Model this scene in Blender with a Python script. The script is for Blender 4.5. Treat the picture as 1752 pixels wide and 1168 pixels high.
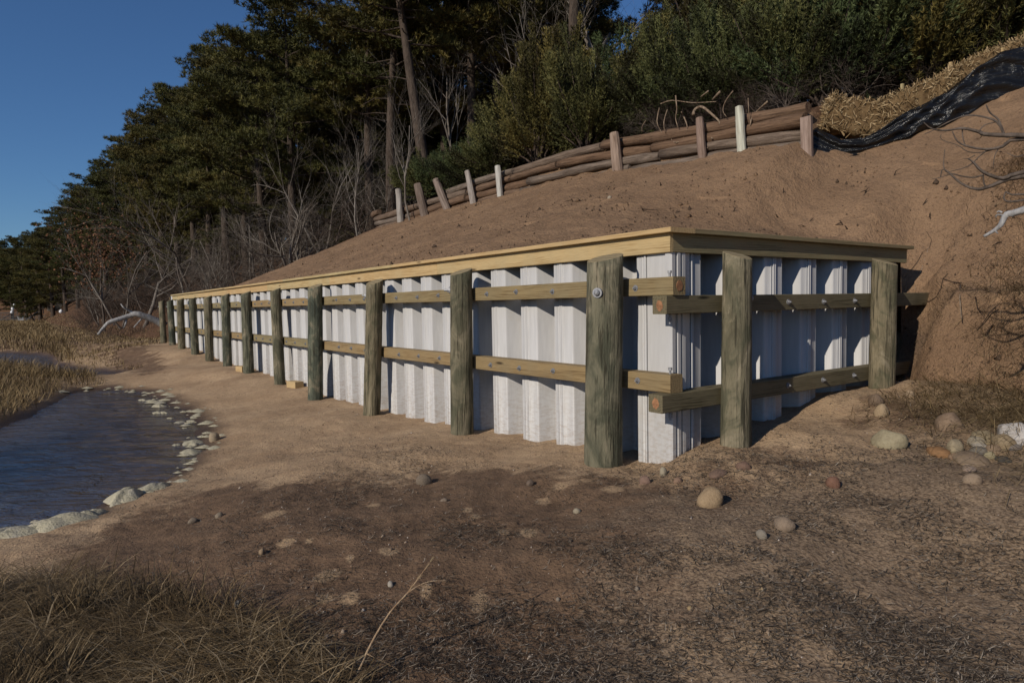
import bpy, math, random
import numpy as np
from mathutils import Vector, Matrix
random.seed(7); rng = np.random.default_rng(7)
R = math.radians
for o in list(bpy.data.objects): bpy.data.objects.remove(o)
scn = bpy.context.scene
col = scn.collection

# ---------------------------------------------------------------- camera, sky, sun, exposure
EYE = 1.72                                   # metres above the water (z = 0)
F_PX, PITCH, ROLL = 1132.1, 0.0560, -0.0188
cam_d = bpy.data.cameras.new('camera'); cam = bpy.data.objects.new('camera', cam_d); col.objects.link(cam)
cam_d.sensor_width = 36; cam_d.lens = 36*F_PX/1752; cam_d.clip_start = .05; cam_d.clip_end = 3000
cam.matrix_world = Matrix.Translation((0,0,EYE)) @ Matrix.Rotation(math.pi/2-PITCH,4,'X') @ Matrix.Rotation(ROLL,4,'Z')
scn.camera = cam
SUN_EL = 27.5
sun_h = Vector((-0.655,-0.755,0)).normalized()
world = bpy.data.worlds.new('World'); scn.world = world; world.use_nodes = True
wn = world.node_tree; sky = wn.nodes.new('ShaderNodeTexSky'); sky.sky_type = 'NISHITA'; sky.sun_disc = False
sky.sun_elevation = R(SUN_EL); sky.sun_rotation = math.atan2(sun_h.x, sun_h.y)
sky.air_density = 1.0; sky.dust_density = 0.0; sky.ozone_density = 9.0; sky.altitude = 0
bg = wn.nodes['Background']; bg.inputs['Strength'].default_value = 0.082
wn.links.new(sky.outputs[0], bg.inputs[0])
sun_d = bpy.data.lights.new('sun','SUN'); sun_d.energy = 4.0; sun_d.angle = R(.53); sun_d.color = (1.0,.92,.80)
sun = bpy.data.objects.new('sun', sun_d); col.objects.link(sun)
to_sun = Vector((sun_h.x*math.cos(R(SUN_EL)), sun_h.y*math.cos(R(SUN_EL)), math.sin(R(SUN_EL))))
sun.rotation_euler = to_sun.to_track_quat('Z','Y').to_euler(); sun.location = to_sun*40
vs = scn.view_settings; vs.view_transform = 'Standard'; vs.look = 'None'; vs.gamma = 1; vs.exposure = -0.08
vs.use_curve_mapping = False
scn.cycles.max_bounces = 6; scn.cycles.diffuse_bounces = 2; scn.cycles.glossy_bounces = 2; scn.cycles.transmission_bounces = 4

# ---------------------------------------------------------------- frames: pixels, wall axes
YAW = 0.6223
C2 = np.array([1.2436, 5.1977])
d1 = np.array([-math.sin(YAW), math.cos(YAW)]); n1 = np.array([-math.cos(YAW), -math.sin(YAW)])
def sw2xy(s, w): return C2[0]+d1[0]*s-n1[0]*w, C2[1]+d1[1]*s-n1[1]*w
def xy2sw(x, y): return (x-C2[0])*d1[0]+(y-C2[1])*d1[1], -((x-C2[0])*n1[0]+(y-C2[1])*n1[1])
def WP(s, w, z): x, y = sw2xy(s, w); return Vector((x, y, z))
def ray(px, py):
    X, Y = px-876, py-584
    c, s = math.cos(-ROLL), math.sin(-ROLL); x, y = c*X-s*Y, s*X+c*Y
    c, s = math.cos(PITCH), math.sin(PITCH)
    return np.array([x, F_PX*c-y*s, -F_PX*s-y*c])
def on_z(px, py, z): r = ray(px, py); k = (z-EYE)/r[2]; return np.array([r[0]*k, r[1]*k, z])
def on_w(px, py, w):
    r = ray(px, py); k = (-w+C2@n1)/(r[:2]@n1); return np.array([r[0]*k, r[1]*k, r[2]*k+EYE])
def on_s(px, py, s0):
    r = ray(px, py); k = (s0+C2@d1)/(r[:2]@d1); return np.array([r[0]*k, r[1]*k, r[2]*k+EYE])
def at_depth(px, py, d):
    r = ray(px, py); k = d/math.hypot(r[0], r[1]); return Vector((r[0]*k, r[1]*k, r[2]*k+EYE))

# ---------------------------------------------------------------- numpy noise
def _h(ix, iy, seed):
    n = (ix.astype(np.int64)*374761393 + iy.astype(np.int64)*668265263 + seed*1442695041) & 0xFFFFFFFF
    n = ((n ^ (n >> 13))*1274126177) & 0xFFFFFFFF
    return ((n ^ (n >> 16)) & 0xFFFF)/65535.0
def vnoise(x, y, seed=0):
    x = np.asarray(x, float); y = np.asarray(y, float)
    ix, iy = np.floor(x), np.floor(y); fx, fy = x-ix, y-iy
    fx = fx*fx*(3-2*fx); fy = fy*fy*(3-2*fy)
    a, b = _h(ix, iy, seed), _h(ix+1, iy, seed); c, d = _h(ix, iy+1, seed), _h(ix+1, iy+1, seed)
    return (a*(1-fx)+b*fx)*(1-fy)+(c*(1-fx)+d*fx)*fy
def fbm(x, y, octv=4, seed=0):
    v = 0; a = .5; x = np.asarray(x, float); y = np.asarray(y, float)
    for i in range(octv): v = v+a*(vnoise(x, y, seed+i*17)-.5); x = x*2.03+5.1; y = y*2.03-3.7; a *= .5
    return v
def sstep(a, b, x): t = np.clip((np.asarray(x, float)-a)/(b-a), 0, 1); return t*t*(3-2*t)

# ---------------------------------------------------------------- terrain
pond_px = [(-420,1010),(-150,958),(0,917),(60,905),(150,886),(185,864),(235,842),(275,829),(320,796),(345,766),(350,741),(335,716),
           (310,696),(285,686),(262,675),(235,669),(185,665),(140,668),(120,673),(60,706),(20,723),(-60,748),(-420,790)]
inlet_px = [(-420,603),(-100,600),(0,603),(60,606),(85,612),(95,624),(150,632),(212,638),(180,645),(140,651),(120,642),(60,634),(0,636),(-100,640),(-420,650)]
ponds = [np.array([on_z(x, y, 0)[:2] for x, y in P]) for P in (pond_px, inlet_px)]
def pond_dist(x, y):
    x = np.asarray(x, float); y = np.asarray(y, float)
    best = np.full(x.shape, 1e9)
    for P in ponds:
        d = np.full(x.shape, 1e9); ins = np.zeros(x.shape, bool)
        for i in range(len(P)):
            a, b = P[i-1], P[i]; e = b-a; L = e@e
            t = np.clip(((x-a[0])*e[0]+(y-a[1])*e[1])/L, 0, 1)
            d = np.minimum(d, np.hypot(x-a[0]-t*e[0], y-a[1]-t*e[1]))
            cond = ((a[1] > y) != (b[1] > y))
            with np.errstate(divide='ignore', invalid='ignore'):
                xi = a[0]+(y-a[1])/(b[1]-a[1]+1e-12)*e[0]
            ins ^= cond & (x < xi)
        best = np.minimum(best, np.where(ins, -d, d))
    return best
ctrl = np.array([(0.28,-.45,.37),(2.45,-.45,.29),(4.8,-.45,.19),(7,-.45,.17),(9,-.45,.24),(11.2,-.45,.28),(12.8,-.45,.33),(15,-.45,.29),(17,-.45,.37),
    (18.8,-.45,.48),(20.5,-.45,.47),(22.1,-.45,.54),(-.45,.19,.53),(-.45,1.3,.62),(-.45,2.47,.77),(-.8,3.1,.86),(-1.7,2.1,.72),(-2,1,.55),(-2.6,2.6,.95),
    (-1.0,-.6,.40),(-1.4,-2.5,.17),(-2.6,-.8,.28),(-3.5,-4,.15),(-1,-4,.14),(1,-4,.12),(0,-1.5,.30),(1.5,-1.8,.25),(4,-1.6,.17),(8,-1.4,.15),(12,-1.6,.2),
    (16,-1.8,.22),(20,-2,.3),(25,-3,.3),(30,-2,.4),(26,0,.55),(40,-4,.42),(60,-6,.45),(90,-8,.55),(130,-14,.7),(-4,2,.9),(-6,0,.7),(-8,-6,.3),(2,3,.5),(10,3,.4),(22,3,.6)])
def base_z(s, w):
    num = 0; den = 0
    for a, b, z in ctrl:
        q = 1/((s-a)**2+(w-b)**2+.02)**1.6
        num = num+q*z; den = den+q
    return num/den
def ground(x, y, detail=True):
    x = np.asarray(x, float); y = np.asarray(y, float)
    s, w = xy2sw(x, y); d = pond_dist(x, y)
    wob = fbm(x*1.3, y*1.3, 3, 5)*.35
    d = d+np.where(np.hypot(x, y) < 40, wob, 0)
    b = base_z(s, w)
    z = np.where(d > 0, .012+b*np.clip(d/1.7, 0, 1)**.85, np.maximum(-.5, d*.13))
    if detail:
        fade = sstep(-.3, .5, d)
        z = z+fade*(fbm(x*1.7, y*1.7, 4, 11)*.075+fbm(x*7, y*7, 3, 23)*.028)
        z = z+fade*.012*np.maximum(0, fbm(x*16, y*16, 2, 31)*2)
    return z
ZC = 2.22
def toe(s): s = np.asarray(s, float); return -.05*np.maximum(0, s-30)-.5*np.maximum(0, s-120)+1.1*np.exp(-((s-26)/5)**2)
LOG_W = 5.2
def bluff(s, w, detail=True):
    s = np.asarray(s, float); w = np.asarray(w, float)
    up = lambda w, w0, k1, w1, k2, w2: k1*np.clip(w-w0, 0, w1-w0)+k2*np.clip(w-w1, 0, w2-w1)
    pr = ZC+up(w, 4.0, .75, 7.2, .42, 14)
    kl = .365+.05*sstep(3, 7, s)
    pl = ZC-.03+kl*np.clip(w, 0, 5.3)+.28*np.clip(w-5.3, 0, 10.7)+.40*sstep(5.22, 5.38, w)*sstep(1.9, 2.1, s)*(1-sstep(16.6, 17.4, s))
    k = sstep(0, 4.0, s)+(np.interp(s, [0, 1.5, 2.0, 3.0], [0, .36, .95, 1.0])-sstep(0, 4.0, s))*sstep(2.8, 4.9, w)
    hl = pr*(1-k)+pl*k
    t = toe(s)
    pf = .45+np.clip(.66*(w-t), -1, 3.6)+.25*np.clip(w-t-5.4, 0, 12)
    hl = np.where(s > 15, hl*(1-sstep(15, 24, s))+pf*sstep(15, 24, s), hl)
    hl = np.where((s > 0) & (s < 24.2) & (w < 1.2), np.maximum(hl, ZC-.08-.02*w), hl)
    # bank right of the return wall: steep cut face, a small ledge of old topsoil, then the slope
    wo = w+.22*fbm(s*1.6, w*.3+9, 3, 41)
    nz = .45*fbm(w*2.3+1, s*0+2, 3, 43)+.25*fbm(w*9, s*3, 2, 44); wo = wo-.5*sstep(-.52+nz, -.14+nz, s)*(s > -1)
    face = .74+(wo-3.12)*1.55
    ledge = ZC-.50+.28*(wo-3.7)+.45*fbm(s*1.3+3, w*0, 3, 47)
    hr = np.minimum(face, np.maximum(ledge, pr-.45*(1-sstep(4.2, 5.2, w))))
    hl = np.where(w > 3.95, hr+(hl-hr)*sstep(.02, .6, s), hl)
    h = np.where(s > .02, hl, hr)
    if detail:
        x, y = sw2xy(s, w)
        h = h+fbm(x*1.1, y*1.1, 4, 51)*.12+fbm(x*4.0, y*4.0, 4, 61)*.085+fbm(s*5, w*.9, 3, 71)*.07+.02*np.maximum(0, fbm(x*14, y*14, 2, 81)*2)
    return h
def in_bluff(s, w):
    return np.where(s > 24.2, w > toe(s)-.3, np.where(s > .02, w > .06, w > 2.9))
def surf(x, y):
    s, w = xy2sw(np.asarray(x, float), np.asarray(y, float))
    g = ground(x, y); b = np.where(in_bluff(s, w), bluff(s, w), -5)
    return np.maximum(g, b)
def surf1(x, y): return float(surf(np.array([x]), np.array([y]))[0])
_T = np.geomspace(1.2, 260, 1500)
def hit(px, py):
    """first point of the terrain along a pixel's ray"""
    r = ray(px, py); r = r/math.hypot(r[0], r[1])
    x, y, z = r[0]*_T, r[1]*_T, r[2]*_T+EYE
    below = z < surf(x, y); i = int(np.argmax(below)) if below.any() else len(_T)-1
    t = (_T[max(0, i-1)]+_T[i])/2
    tt = np.linspace(_T[max(0, i-1)], _T[i], 24); xx, yy = r[0]*tt, r[1]*tt
    b2 = (r[2]*tt+EYE) < surf(xx, yy)
    if b2.any(): t = tt[int(np.argmax(b2))]
    return Vector((r[0]*t, r[1]*t, surf1(r[0]*t, r[1]*t)))

# ---------------------------------------------------------------- mesh helpers
def mesh_np(name, V, F, v=None, smooth=False):
    V = np.asarray(V, np.float32); F = np.asarray(F, np.int32); k = F.shape[1]
    m = bpy.data.meshes.new(name); m.vertices.add(len(V)); m.vertices.foreach_set('co', V.ravel())
    m.loops.add(F.size); m.loops.foreach_set('vertex_index', F.ravel())
    m.polygons.add(len(F)); m.polygons.foreach_set('loop_start', np.arange(0, F.size, k, dtype=np.int32))
    try: m.polygons.foreach_set('loop_total', np.full(len(F), k, np.int32))
    except Exception: pass
    if smooth: m.polygons.foreach_set('use_smooth', np.ones(len(F), bool))
    m.update(calc_edges=True)
    if v is not None:
        for nm, arr in (v.items() if isinstance(v, dict) else {'v': v}.items()):
            a = m.attributes.new(nm, 'FLOAT', 'POINT'); a.data.foreach_set('value', np.asarray(arr, np.float32))
    return m
class MB:
    """collects tubes / boxes / loose polygons into one mesh"""
    def __init__(s): s.V = []; s.F = []; s.A = []
    def add(s, V, F, a=0.5):
        o = len(s.V); s.V += [tuple(p) for p in V]; s.F += [tuple(i+o for i in f) for f in F]; s.A += [a]*len(V)
    def tube(s, pts, rad, n=6, cap=True, a=0.5, rough=0):
        pts = [Vector(p) for p in pts]; V = []; F = []
        t0 = (pts[1]-pts[0]).normalized(); up = Vector((0,0,1)) if abs(t0.z) < .9 else Vector((1,0,0))
        u = t0.cross(up).normalized()
        for i, p in enumerate(pts):
            t = (pts[min(i+1, len(pts)-1)]-pts[max(i-1, 0)]).normalized()
            u = (u-t*u.dot(t)).normalized(); w = t.cross(u)
            r = rad[i] if hasattr(rad, '__len__') else rad
            for k in range(n):
                an = 2*math.pi*k/n; rr = r*(1+random.uniform(-rough, rough))
                V.append(p+u*math.cos(an)*rr+w*math.sin(an)*rr)
        for i in range(len(pts)-1):
            for k in range(n): F.append((i*n+k, i*n+(k+1) % n, (i+1)*n+(k+1) % n, (i+1)*n+k))
        if cap: F.append(tuple(range(n))[::-1]); F.append(tuple((len(pts)-1)*n+k for k in range(n)))
        s.add(V, F, a)
    def box(s, lo, hi, bev=0.0, a=.5):
        x0, y0, z0 = lo; x1, y1, z1 = hi
        if bev <= 0:
            V = [(x0,y0,z0),(x1,y0,z0),(x1,y1,z0),(x0,y1,z0),(x0,y0,z1),(x1,y0,z1),(x1,y1,z1),(x0,y1,z1)]
            F = [(3,2,1,0),(4,5,6,7),(0,1,5,4),(1,2,6,5),(2,3,7,6),(3,0,4,7)]
            s.add(V, F, a); return
        # long edges along x chamfered
        prof = [(y0+bev,z0),(y1-bev,z0),(y1,z0+bev),(y1,z1-bev),(y1-bev,z1),(y0+bev,z1),(y0,z1-bev),(y0,z0+bev)]
        V = [(x0,)+p for p in prof]+[(x1,)+p for p in prof]
        F = [(k, (k+1) % 8, 8+(k+1) % 8, 8+k) for k in range(8)]+[tuple(range(8))[::-1], tuple(range(8,16))]
        s.add(V, F, a)
    def mesh(s, name, smooth=False):
        m = bpy.data.meshes.new(name); m.from_pydata(s.V, [], s.F); m.update()
        if smooth: m.polygons.foreach_set('use_smooth', np.ones(len(m.polygons), bool))
        a = m.attributes.new('v', 'FLOAT', 'POINT'); a.data.foreach_set('value', np.asarray(s.A, np.float32))
        return m
def obj(name, data, m=None, parent=None, loc=None, rot=None, scale=None):
    if m is not None and data is not None and len(data.materials) == 0: data.materials.append(m)
    o = bpy.data.objects.new(name, data); col.objects.link(o)
    if parent is not None: o.parent = parent
    if loc is not None: o.location = Vector(loc)-(parent.location if parent is not None and parent.rotation_euler.z == 0 else Vector((0,0,0)))
    if rot is not None: o.rotation_euler = rot
    if scale is not None: o.scale = scale if hasattr(scale, '__len__') else (scale,)*3
    return o
def tag(o, label=None, cat=None, group=None, kind=None):
    if label: o['label'] = label
    if cat: o['category'] = cat
    if group: o['group'] = group
    if kind: o['kind'] = kind
    return o
def empty(name, loc): o = bpy.data.objects.new(name, None); col.objects.link(o); o.location = loc; return o

# ---------------------------------------------------------------- materials
class Nodes:
    def __init__(s, name):
        s.m = bpy.data.materials.new(name); s.m.use_nodes = True; s.t = s.m.node_tree
        s.b = s.t.nodes['Principled BSDF']; s.co = s.t.nodes.new('ShaderNodeTexCoord'); s.geo = None
    def n(s, typ, **kw):
        nd = s.t.nodes.new(typ)
        for k, v in kw.items():
            if hasattr(nd, k) and k not in ('inputs',): setattr(nd, k, v)
        return nd
    def put(s, sock, val):
        if isinstance(val, bpy.types.NodeSocket): s.t.links.new(val, sock)
        elif val is not None: sock.default_value = val
    def coords(s, kind='Object', scale=(1,1,1), offset=False):
        src = s.co.outputs[kind] if kind != 'World' else s.n('ShaderNodeNewGeometry').outputs['Position']
        mp = s.n('ShaderNodeMapping'); mp.inputs['Scale'].default_value = scale; s.put(mp.inputs[0], src)
        if offset:
            oi = s.n('ShaderNodeObjectInfo'); mu = s.n('ShaderNodeMath', operation='MULTIPLY'); s.put(mu.inputs[0], oi.outputs['Random']); mu.inputs[1].default_value = 57
            cb = s.n('ShaderNodeCombineXYZ')
            for k in range(3): s.put(cb.inputs[k], mu.outputs[0])
            s.put(mp.inputs['Location'], cb.outputs[0])
        return mp.outputs[0]
    def noise(s, vec, scale=5, detail=5, rough=.55, dist=0):
        nd = s.n('ShaderNodeTexNoise'); s.put(nd.inputs['Vector'], vec); nd.inputs['Scale'].default_value = scale
        nd.inputs['Detail'].default_value = detail; nd.inputs['Roughness'].default_value = rough; nd.inputs['Distortion'].default_value = dist
        return nd.outputs['Fac']
    def wave(s, vec, scale=5, dist=3, detail=2, dscale=1, axis='Y', typ='BANDS'):
        nd = s.n('ShaderNodeTexWave'); nd.wave_type = typ; nd.bands_direction = axis; s.put(nd.inputs['Vector'], vec)
        nd.inputs['Scale'].default_value = scale; nd.inputs['Distortion'].default_value = dist; nd.inputs['Detail'].default_value = detail; nd.inputs['Detail Scale'].default_value = dscale
        return nd.outputs['Fac']
    def voro(s, vec, scale=5, feat='F1', out='Distance'):
        nd = s.n('ShaderNodeTexVoronoi'); nd.feature = feat; s.put(nd.inputs['Vector'], vec); nd.inputs['Scale'].default_value = scale
        return nd.outputs[out]
    def ramp(s, fac, stops):
        nd = s.n('ShaderNodeValToRGB'); el = nd.color_ramp.elements
        while len(el) < len(stops): el.new(.5)
        for e, (p, c) in zip(el, stops): e.position = p; e.color = (*c, 1) if len(c) == 3 else c
        s.put(nd.inputs[0], fac); return nd.outputs[0]
    def rampf(s, fac, a, b): return s.ramp(fac, [(a, (0,0,0)), (b, (1,1,1))])
    def mix(s, fac, a, b, blend='MIX'):
        nd = s.n('ShaderNodeMix'); nd.data_type = 'RGBA'; nd.blend_type = blend
        s.put(nd.inputs[0], fac)
        for sk, v in ((nd.inputs[6], a), (nd.inputs[7], b)):
            s.put(sk, (*v, 1) if isinstance(v, tuple) and len(v) == 3 else v)
        return nd.outputs[2]
    def math(s, op, a, b=None):
        nd = s.n('ShaderNodeMath', operation=op); s.put(nd.inputs[0], a)
        if b is not None: s.put(nd.inputs[1], b)
        return nd.outputs[0]
    def attr(s, name='v'):
        nd = s.n('ShaderNodeAttribute'); nd.attribute_name = name; return nd.outputs['Fac']
    def rand(s): return s.n('ShaderNodeObjectInfo').outputs['Random']
    def bump(s, h, strength=.5, dist=.01, prev=None):
        nd = s.n('ShaderNodeBump'); nd.inputs['Strength'].default_value = strength; nd.inputs['Distance'].default_value = dist
        s.put(nd.inputs['Height'], h)
        if prev is not None: s.put(nd.inputs['Normal'], prev)
        return nd.outputs[0]
    def done(s, color, rough=.8, normal=None, spec=.3, **kw):
        s.put(s.b.inputs['Base Color'], (*color, 1) if isinstance(color, tuple) and len(color) == 3 else color)
        s.put(s.b.inputs['Roughness'], rough); s.b.inputs['Specular IOR Level'].default_value = spec
        if normal is not None: s.put(s.b.inputs['Normal'], normal)
        for k, v in kw.items(): s.put(s.b.inputs[k], v)
        return s.m

def m_sand():
    N = Nodes('beach_sand'); P = N.coords('World')
    a = N.noise(P, 1.3, 4, .62, .3); b = N.noise(P, 8, 5, .68); c = N.noise(P, 55, 3, .7)
    dry = N.mix(N.rampf(a, .35, .68), (.345,.228,.132), (.47,.325,.195))
    dry = N.mix(N.math('MULTIPLY', N.rampf(b, .5, .72), .6), dry, (.25,.16,.10))
    dark = N.mix(N.rampf(b, .35, .7), (.088,.051,.030), (.195,.118,.069))
    f = N.math('ADD', N.attr('dark'), N.math('MULTIPLY', N.math('SUBTRACT', N.noise(P, 2.3, 6, .72, .5), .5), 2.0))
    colr = N.mix(N.math('MULTIPLY', N.rampf(f, .3, .62), .93), dry, dark)
    colr = N.mix(N.rampf(N.math('ADD', N.attr('light'), N.math('MULTIPLY', N.math('SUBTRACT', b, .5), .9)), .50, .74), colr, (.33,.222,.13))
    gf = N.math('MULTIPLY', N.rampf(N.math('ADD', N.attr('grey'), N.math('MULTIPLY', N.math('SUBTRACT', N.noise(P, 3.1, 6, .72, .4), .5), 2.6)), .25, .8), .75)
    gr = N.mix(N.rampf(c, .40, .62), (.095,.062,.039), (.265,.190,.125))
    colr = N.mix(gf, colr, gr)
    wet = N.attr('wet'); colr = N.mix(wet, colr, (.070,.042,.024))
    colr = N.mix(N.math('MULTIPLY', N.math('SUBTRACT', 1.0, N.rampf(c, .32, .5)), .45), colr, (.05,.034,.024))
    bp = N.bump(b, .6, .04); bp = N.bump(c, .8, .014, bp)
    return N.done(colr, N.mix(wet, (.95,)*3, (.45,)*3), bp, .25)
def m_bluff():
    N = Nodes('slope_dirt'); P = N.coords('World')
    a = N.noise(P, 1.0, 4, .6, .4); b = N.noise(P, 7, 5, .7); c = N.noise(P, 42, 3, .72)
    cl = N.mix(N.rampf(a, .3, .7), (.212,.130,.075), (.290,.182,.106))
    cl = N.mix(N.math('MULTIPLY', N.rampf(b, .52, .75), .7), cl, (.155,.096,.060))
    cl = N.mix(N.math('MULTIPLY', N.rampf(N.noise(P, 1.9, 3, .6, 1.2), .6, .72), .6), cl, (.40,.245,.135))
    lit = N.rampf(N.math('ADD', N.attr('litter'), N.math('MULTIPLY', N.math('SUBTRACT', b, .5), .9)), .35, .62)
    lc = N.mix(N.rampf(c, .38, .66), (.050,.028,.017), (.185,.098,.052))
    cl = N.mix(lit, cl, lc)
    cl = N.mix(N.attr('soil'), cl, N.mix(N.rampf(c, .3, .7), (.075,.050,.034), (.15,.098,.064)))
    cl = N.mix(N.math('MULTIPLY', N.math('SUBTRACT', 1.0, N.rampf(c, .30, .48)), .5), cl, (.085,.052,.034))
    bp = N.bump(b, .9, .09); bp = N.bump(c, .9, .022, bp)
    return N.done(cl, .95, bp, .2)
def m_wood(name, c0, c1, c2, green=.0, weather=.0):
    N = Nodes(name); P = N.coords('Object', (.55, 7, 7), True); P2 = N.coords('Object', (1, 1, 1), True)
    g = N.wave(P, 1.6, 9, 3, 1.3, 'Y'); g2 = N.wave(P, 2.3, 12, 3, .9, 'Z'); fine = N.noise(N.coords('Object', (3, 90, 90), True), 3, 3, .6)
    f = N.math('MULTIPLY', N.rampf(g, .25, .95), N.rampf(g2, .1, .9))
    cl = N.mix(f, c0, c1); cl = N.mix(N.rampf(N.noise(P2, 3.2, 4, .6), .4, .75), cl, c2)
    cl = N.mix(N.math('MULTIPLY', N.rampf(fine, .45, .7), .35), cl, tuple(x*.6 for x in c1))
    tint = N.mix(N.rand(), (1.08,1.0,.92), (.90,1.0,.98)); cl = N.mix(1.0, cl, tint, 'MULTIPLY')
    kn = N.rampf(N.voro(N.coords('Object', (1.0, 5, 5), True), 1.4), .05, .13); cl = N.mix(N.math('SUBTRACT', 1.0, kn), cl, tuple(x*.35 for x in c1))
    bp = N.bump(fine, .35, .003); bp = N.bump(g, .25, .003, bp)
    return N.done(cl, .78, bp, .3)
def m_pile():
    N = Nodes('treated_pile'); P = N.coords('Object', (1,1,.30), True)
    a = N.noise(P, 6, 5, .65, .8); b = N.noise(N.coords('Object', (1,1,.07), True), 26, 4, .7); bl = N.noise(N.coords('Object', (1,1,.75), True), 3.4, 4, .62, 1.2)
    sp = N.n('ShaderNodeSeparateColor'); N.put(sp.inputs[0], N.n('ShaderNodeObjectInfo').outputs['Color'])
    warm = N.mix(N.rampf(a, .35, .66), (.118,.098,.060), (.235,.192,.122))
    cool = N.mix(N.rampf(a, .35, .66), (.052,.062,.047), (.125,.132,.094))
    cl = N.mix(sp.outputs[0], warm, cool)
    cl = N.mix(N.math('MULTIPLY', N.rampf(bl, .50, .60), .75), cl, N.mix(sp.outputs[0], (.085,.082,.048), (.034,.042,.034)))
    cl = N.mix(N.math('MULTIPLY', N.math('SUBTRACT', 1.0, N.rampf(bl, .34, .44)), .75), cl, (.26,.218,.148))
    cl = N.mix(N.math('MULTIPLY', N.rampf(b, .53, .62), .85), cl, (.035,.031,.020))
    bp = N.bump(b, 1.0, .022); bp = N.bump(a, .5, .02, bp)
    return N.done(cl, .88, bp, .18)
def m_endgrain(name, c0, c1):
    N = Nodes(name); P = N.coords('Object')
    cl = N.mix(N.wave(P, 14, 2, 2, 2, typ='RINGS'), c0, c1); return N.done(cl, .85, None, .2)
def m_vinyl():
    N = Nodes('grey_white_vinyl'); P = N.coords('Object', (1,1,1), True); Q = N.coords('World')
    a = N.noise(N.coords('World', (1,1,.12)), 30, 4, .6); st = N.noise(Q, 2.3, 6, .7, .5)
    cl = N.mix(N.rampf(a, .3, .7), (.42,.408,.398), (.48,.467,.455))
    cl = N.mix(N.math('MULTIPLY', N.rampf(st, .60, .76), .35), cl, (.43,.36,.26))
    sep = N.n('ShaderNodeSeparateXYZ'); N.put(sep.inputs[0], N.n('ShaderNodeNewGeometry').outputs['Position'])
    zz = N.math('ADD', sep.outputs[2], N.math('MULTIPLY', N.math('SUBTRACT', N.noise(Q, 4, 5, .7), .5), .35))
    low = N.math('SUBTRACT', 1.0, N.rampf(N.math('MULTIPLY', zz, .5), .14, .55))
    dirt = N.math('MULTIPLY', low, N.rampf(N.noise(N.coords('World', (1,1,3)), 14, 6, .75), .46, .62))
    cl = N.mix(N.math('MULTIPLY', dirt, .55), cl, (.26,.185,.12))
    bp = N.bump(N.noise(N.coords('World', (1,1,.4)), 55, 3, .6), .10, .004)
    return N.done(cl, .5, bp, .35)
def m_leaf(name, lo, mid, hi, rough=.65, tint=((1,1,1),(1,1,1)), trans=.0):
    N = Nodes(name); v = N.attr('v'); cl = N.ramp(v, [(0, lo), (.5, mid), (1, hi)])
    cl = N.mix(1.0, cl, N.mix(N.rand(), tint[0], tint[1]), 'MULTIPLY')
    return N.done(cl, rough, None, .2)
def m_bark(name, c0, c1, sc=1, mixc=None):
    N = Nodes(name); P = N.coords('Object', (1,1,.22), True); a = N.noise(P, 16*sc, 5, .7, .5); b = N.voro(P, 22*sc)
    cl = N.mix(N.rampf(a, .35, .68), c0, c1)
    if mixc: cl = N.mix(N.rampf(N.noise(N.coords('Object', (1,1,1), True), 1.3, 4, .6), .45, .65), cl, mixc)
    bp = N.bump(a, .8, .03); return N.done(cl, .9, bp, .15)
def m_stone():
    N = Nodes('stone'); P = N.coords('Object', (1,1,1), True); oc = N.n('ShaderNodeObjectInfo').outputs['Color']
    a = N.noise(P, 9, 6, .7); b = N.noise(P, 40, 4, .7)
    cl = N.mix(N.math('MULTIPLY', N.rampf(a, .4, .7), .6), oc, N.mix(1.0, oc, (.55,.5,.45), 'MULTIPLY'))
    cl = N.mix(N.math('MULTIPLY', N.rampf(b, .55, .7), .35), cl, N.mix(1.0, oc, (1.5,1.45,1.4), 'MULTIPLY'))
    bp = N.bump(a, .4, .02); bp = N.bump(b, .4, .005, bp); return N.done(cl, .85, bp, .25)
def m_water():
    """turbid shallow pond: brown body, sky reflected by Fresnel on a rippled surface"""
    N = Nodes('pond_water'); P = N.coords('World', (1.0,1.9,1))
    wv = N.noise(P, 1.9, 5, .6, .9); w2 = N.noise(N.coords('World', (1.3,2.3,1)), 9, 4, .6, .5)
    bp = N.bump(wv, .7, .11); bp = N.bump(w2, .5, .016, bp)
    body = N.mix(N.attr('shal'), (.020,.017,.012), (.098,.068,.036))
    N.done(body, .35, bp, .0)
    gl = N.n('ShaderNodeBsdfGlossy'); gl.inputs['Roughness'].default_value = .04; N.put(gl.inputs['Normal'], bp)
    fr = N.n('ShaderNodeFresnel'); fr.inputs['IOR'].default_value = 1.33; N.put(fr.inputs['Normal'], bp)
    mx = N.n('ShaderNodeMixShader'); N.put(mx.inputs[0], N.math('MULTIPLY', fr.outputs[0], .46)); N.put(mx.inputs[1], N.b.outputs[0]); N.put(mx.inputs[2], gl.outputs[0])
    N.put(N.t.nodes['Material Output'].inputs[0], mx.outputs[0]); return N.m
def m_foam():
    N = Nodes('foam'); P = N.coords('World'); a = N.noise(P, 30, 5, .7)
    cl = N.mix(N.rampf(a, .3, .7), (.34,.30,.20), (.46,.41,.29)); cl = N.mix(N.rampf(N.noise(P, 6, 4, .6), .5, .75), cl, (.33,.30,.25))
    bp = N.bump(a, .6, .02); bp = N.bump(N.voro(P, 60), .4, .008, bp); return N.done(cl, .7, bp, .3)
def m_plain(name, c, rough=.6, metal=0, spec=.4, var=.25, sc=20):
    N = Nodes(name); P = N.coords('Object', (1,1,1), True); a = N.noise(P, sc, 5, .65)
    cl = N.mix(N.rampf(a, .35, .7), tuple(x*(1-var) for x in c), tuple(min(1, x*(1+var*.5)) for x in c))
    return N.done(cl, rough, N.bump(a, .2, .004), spec, Metallic=metal)
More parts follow.
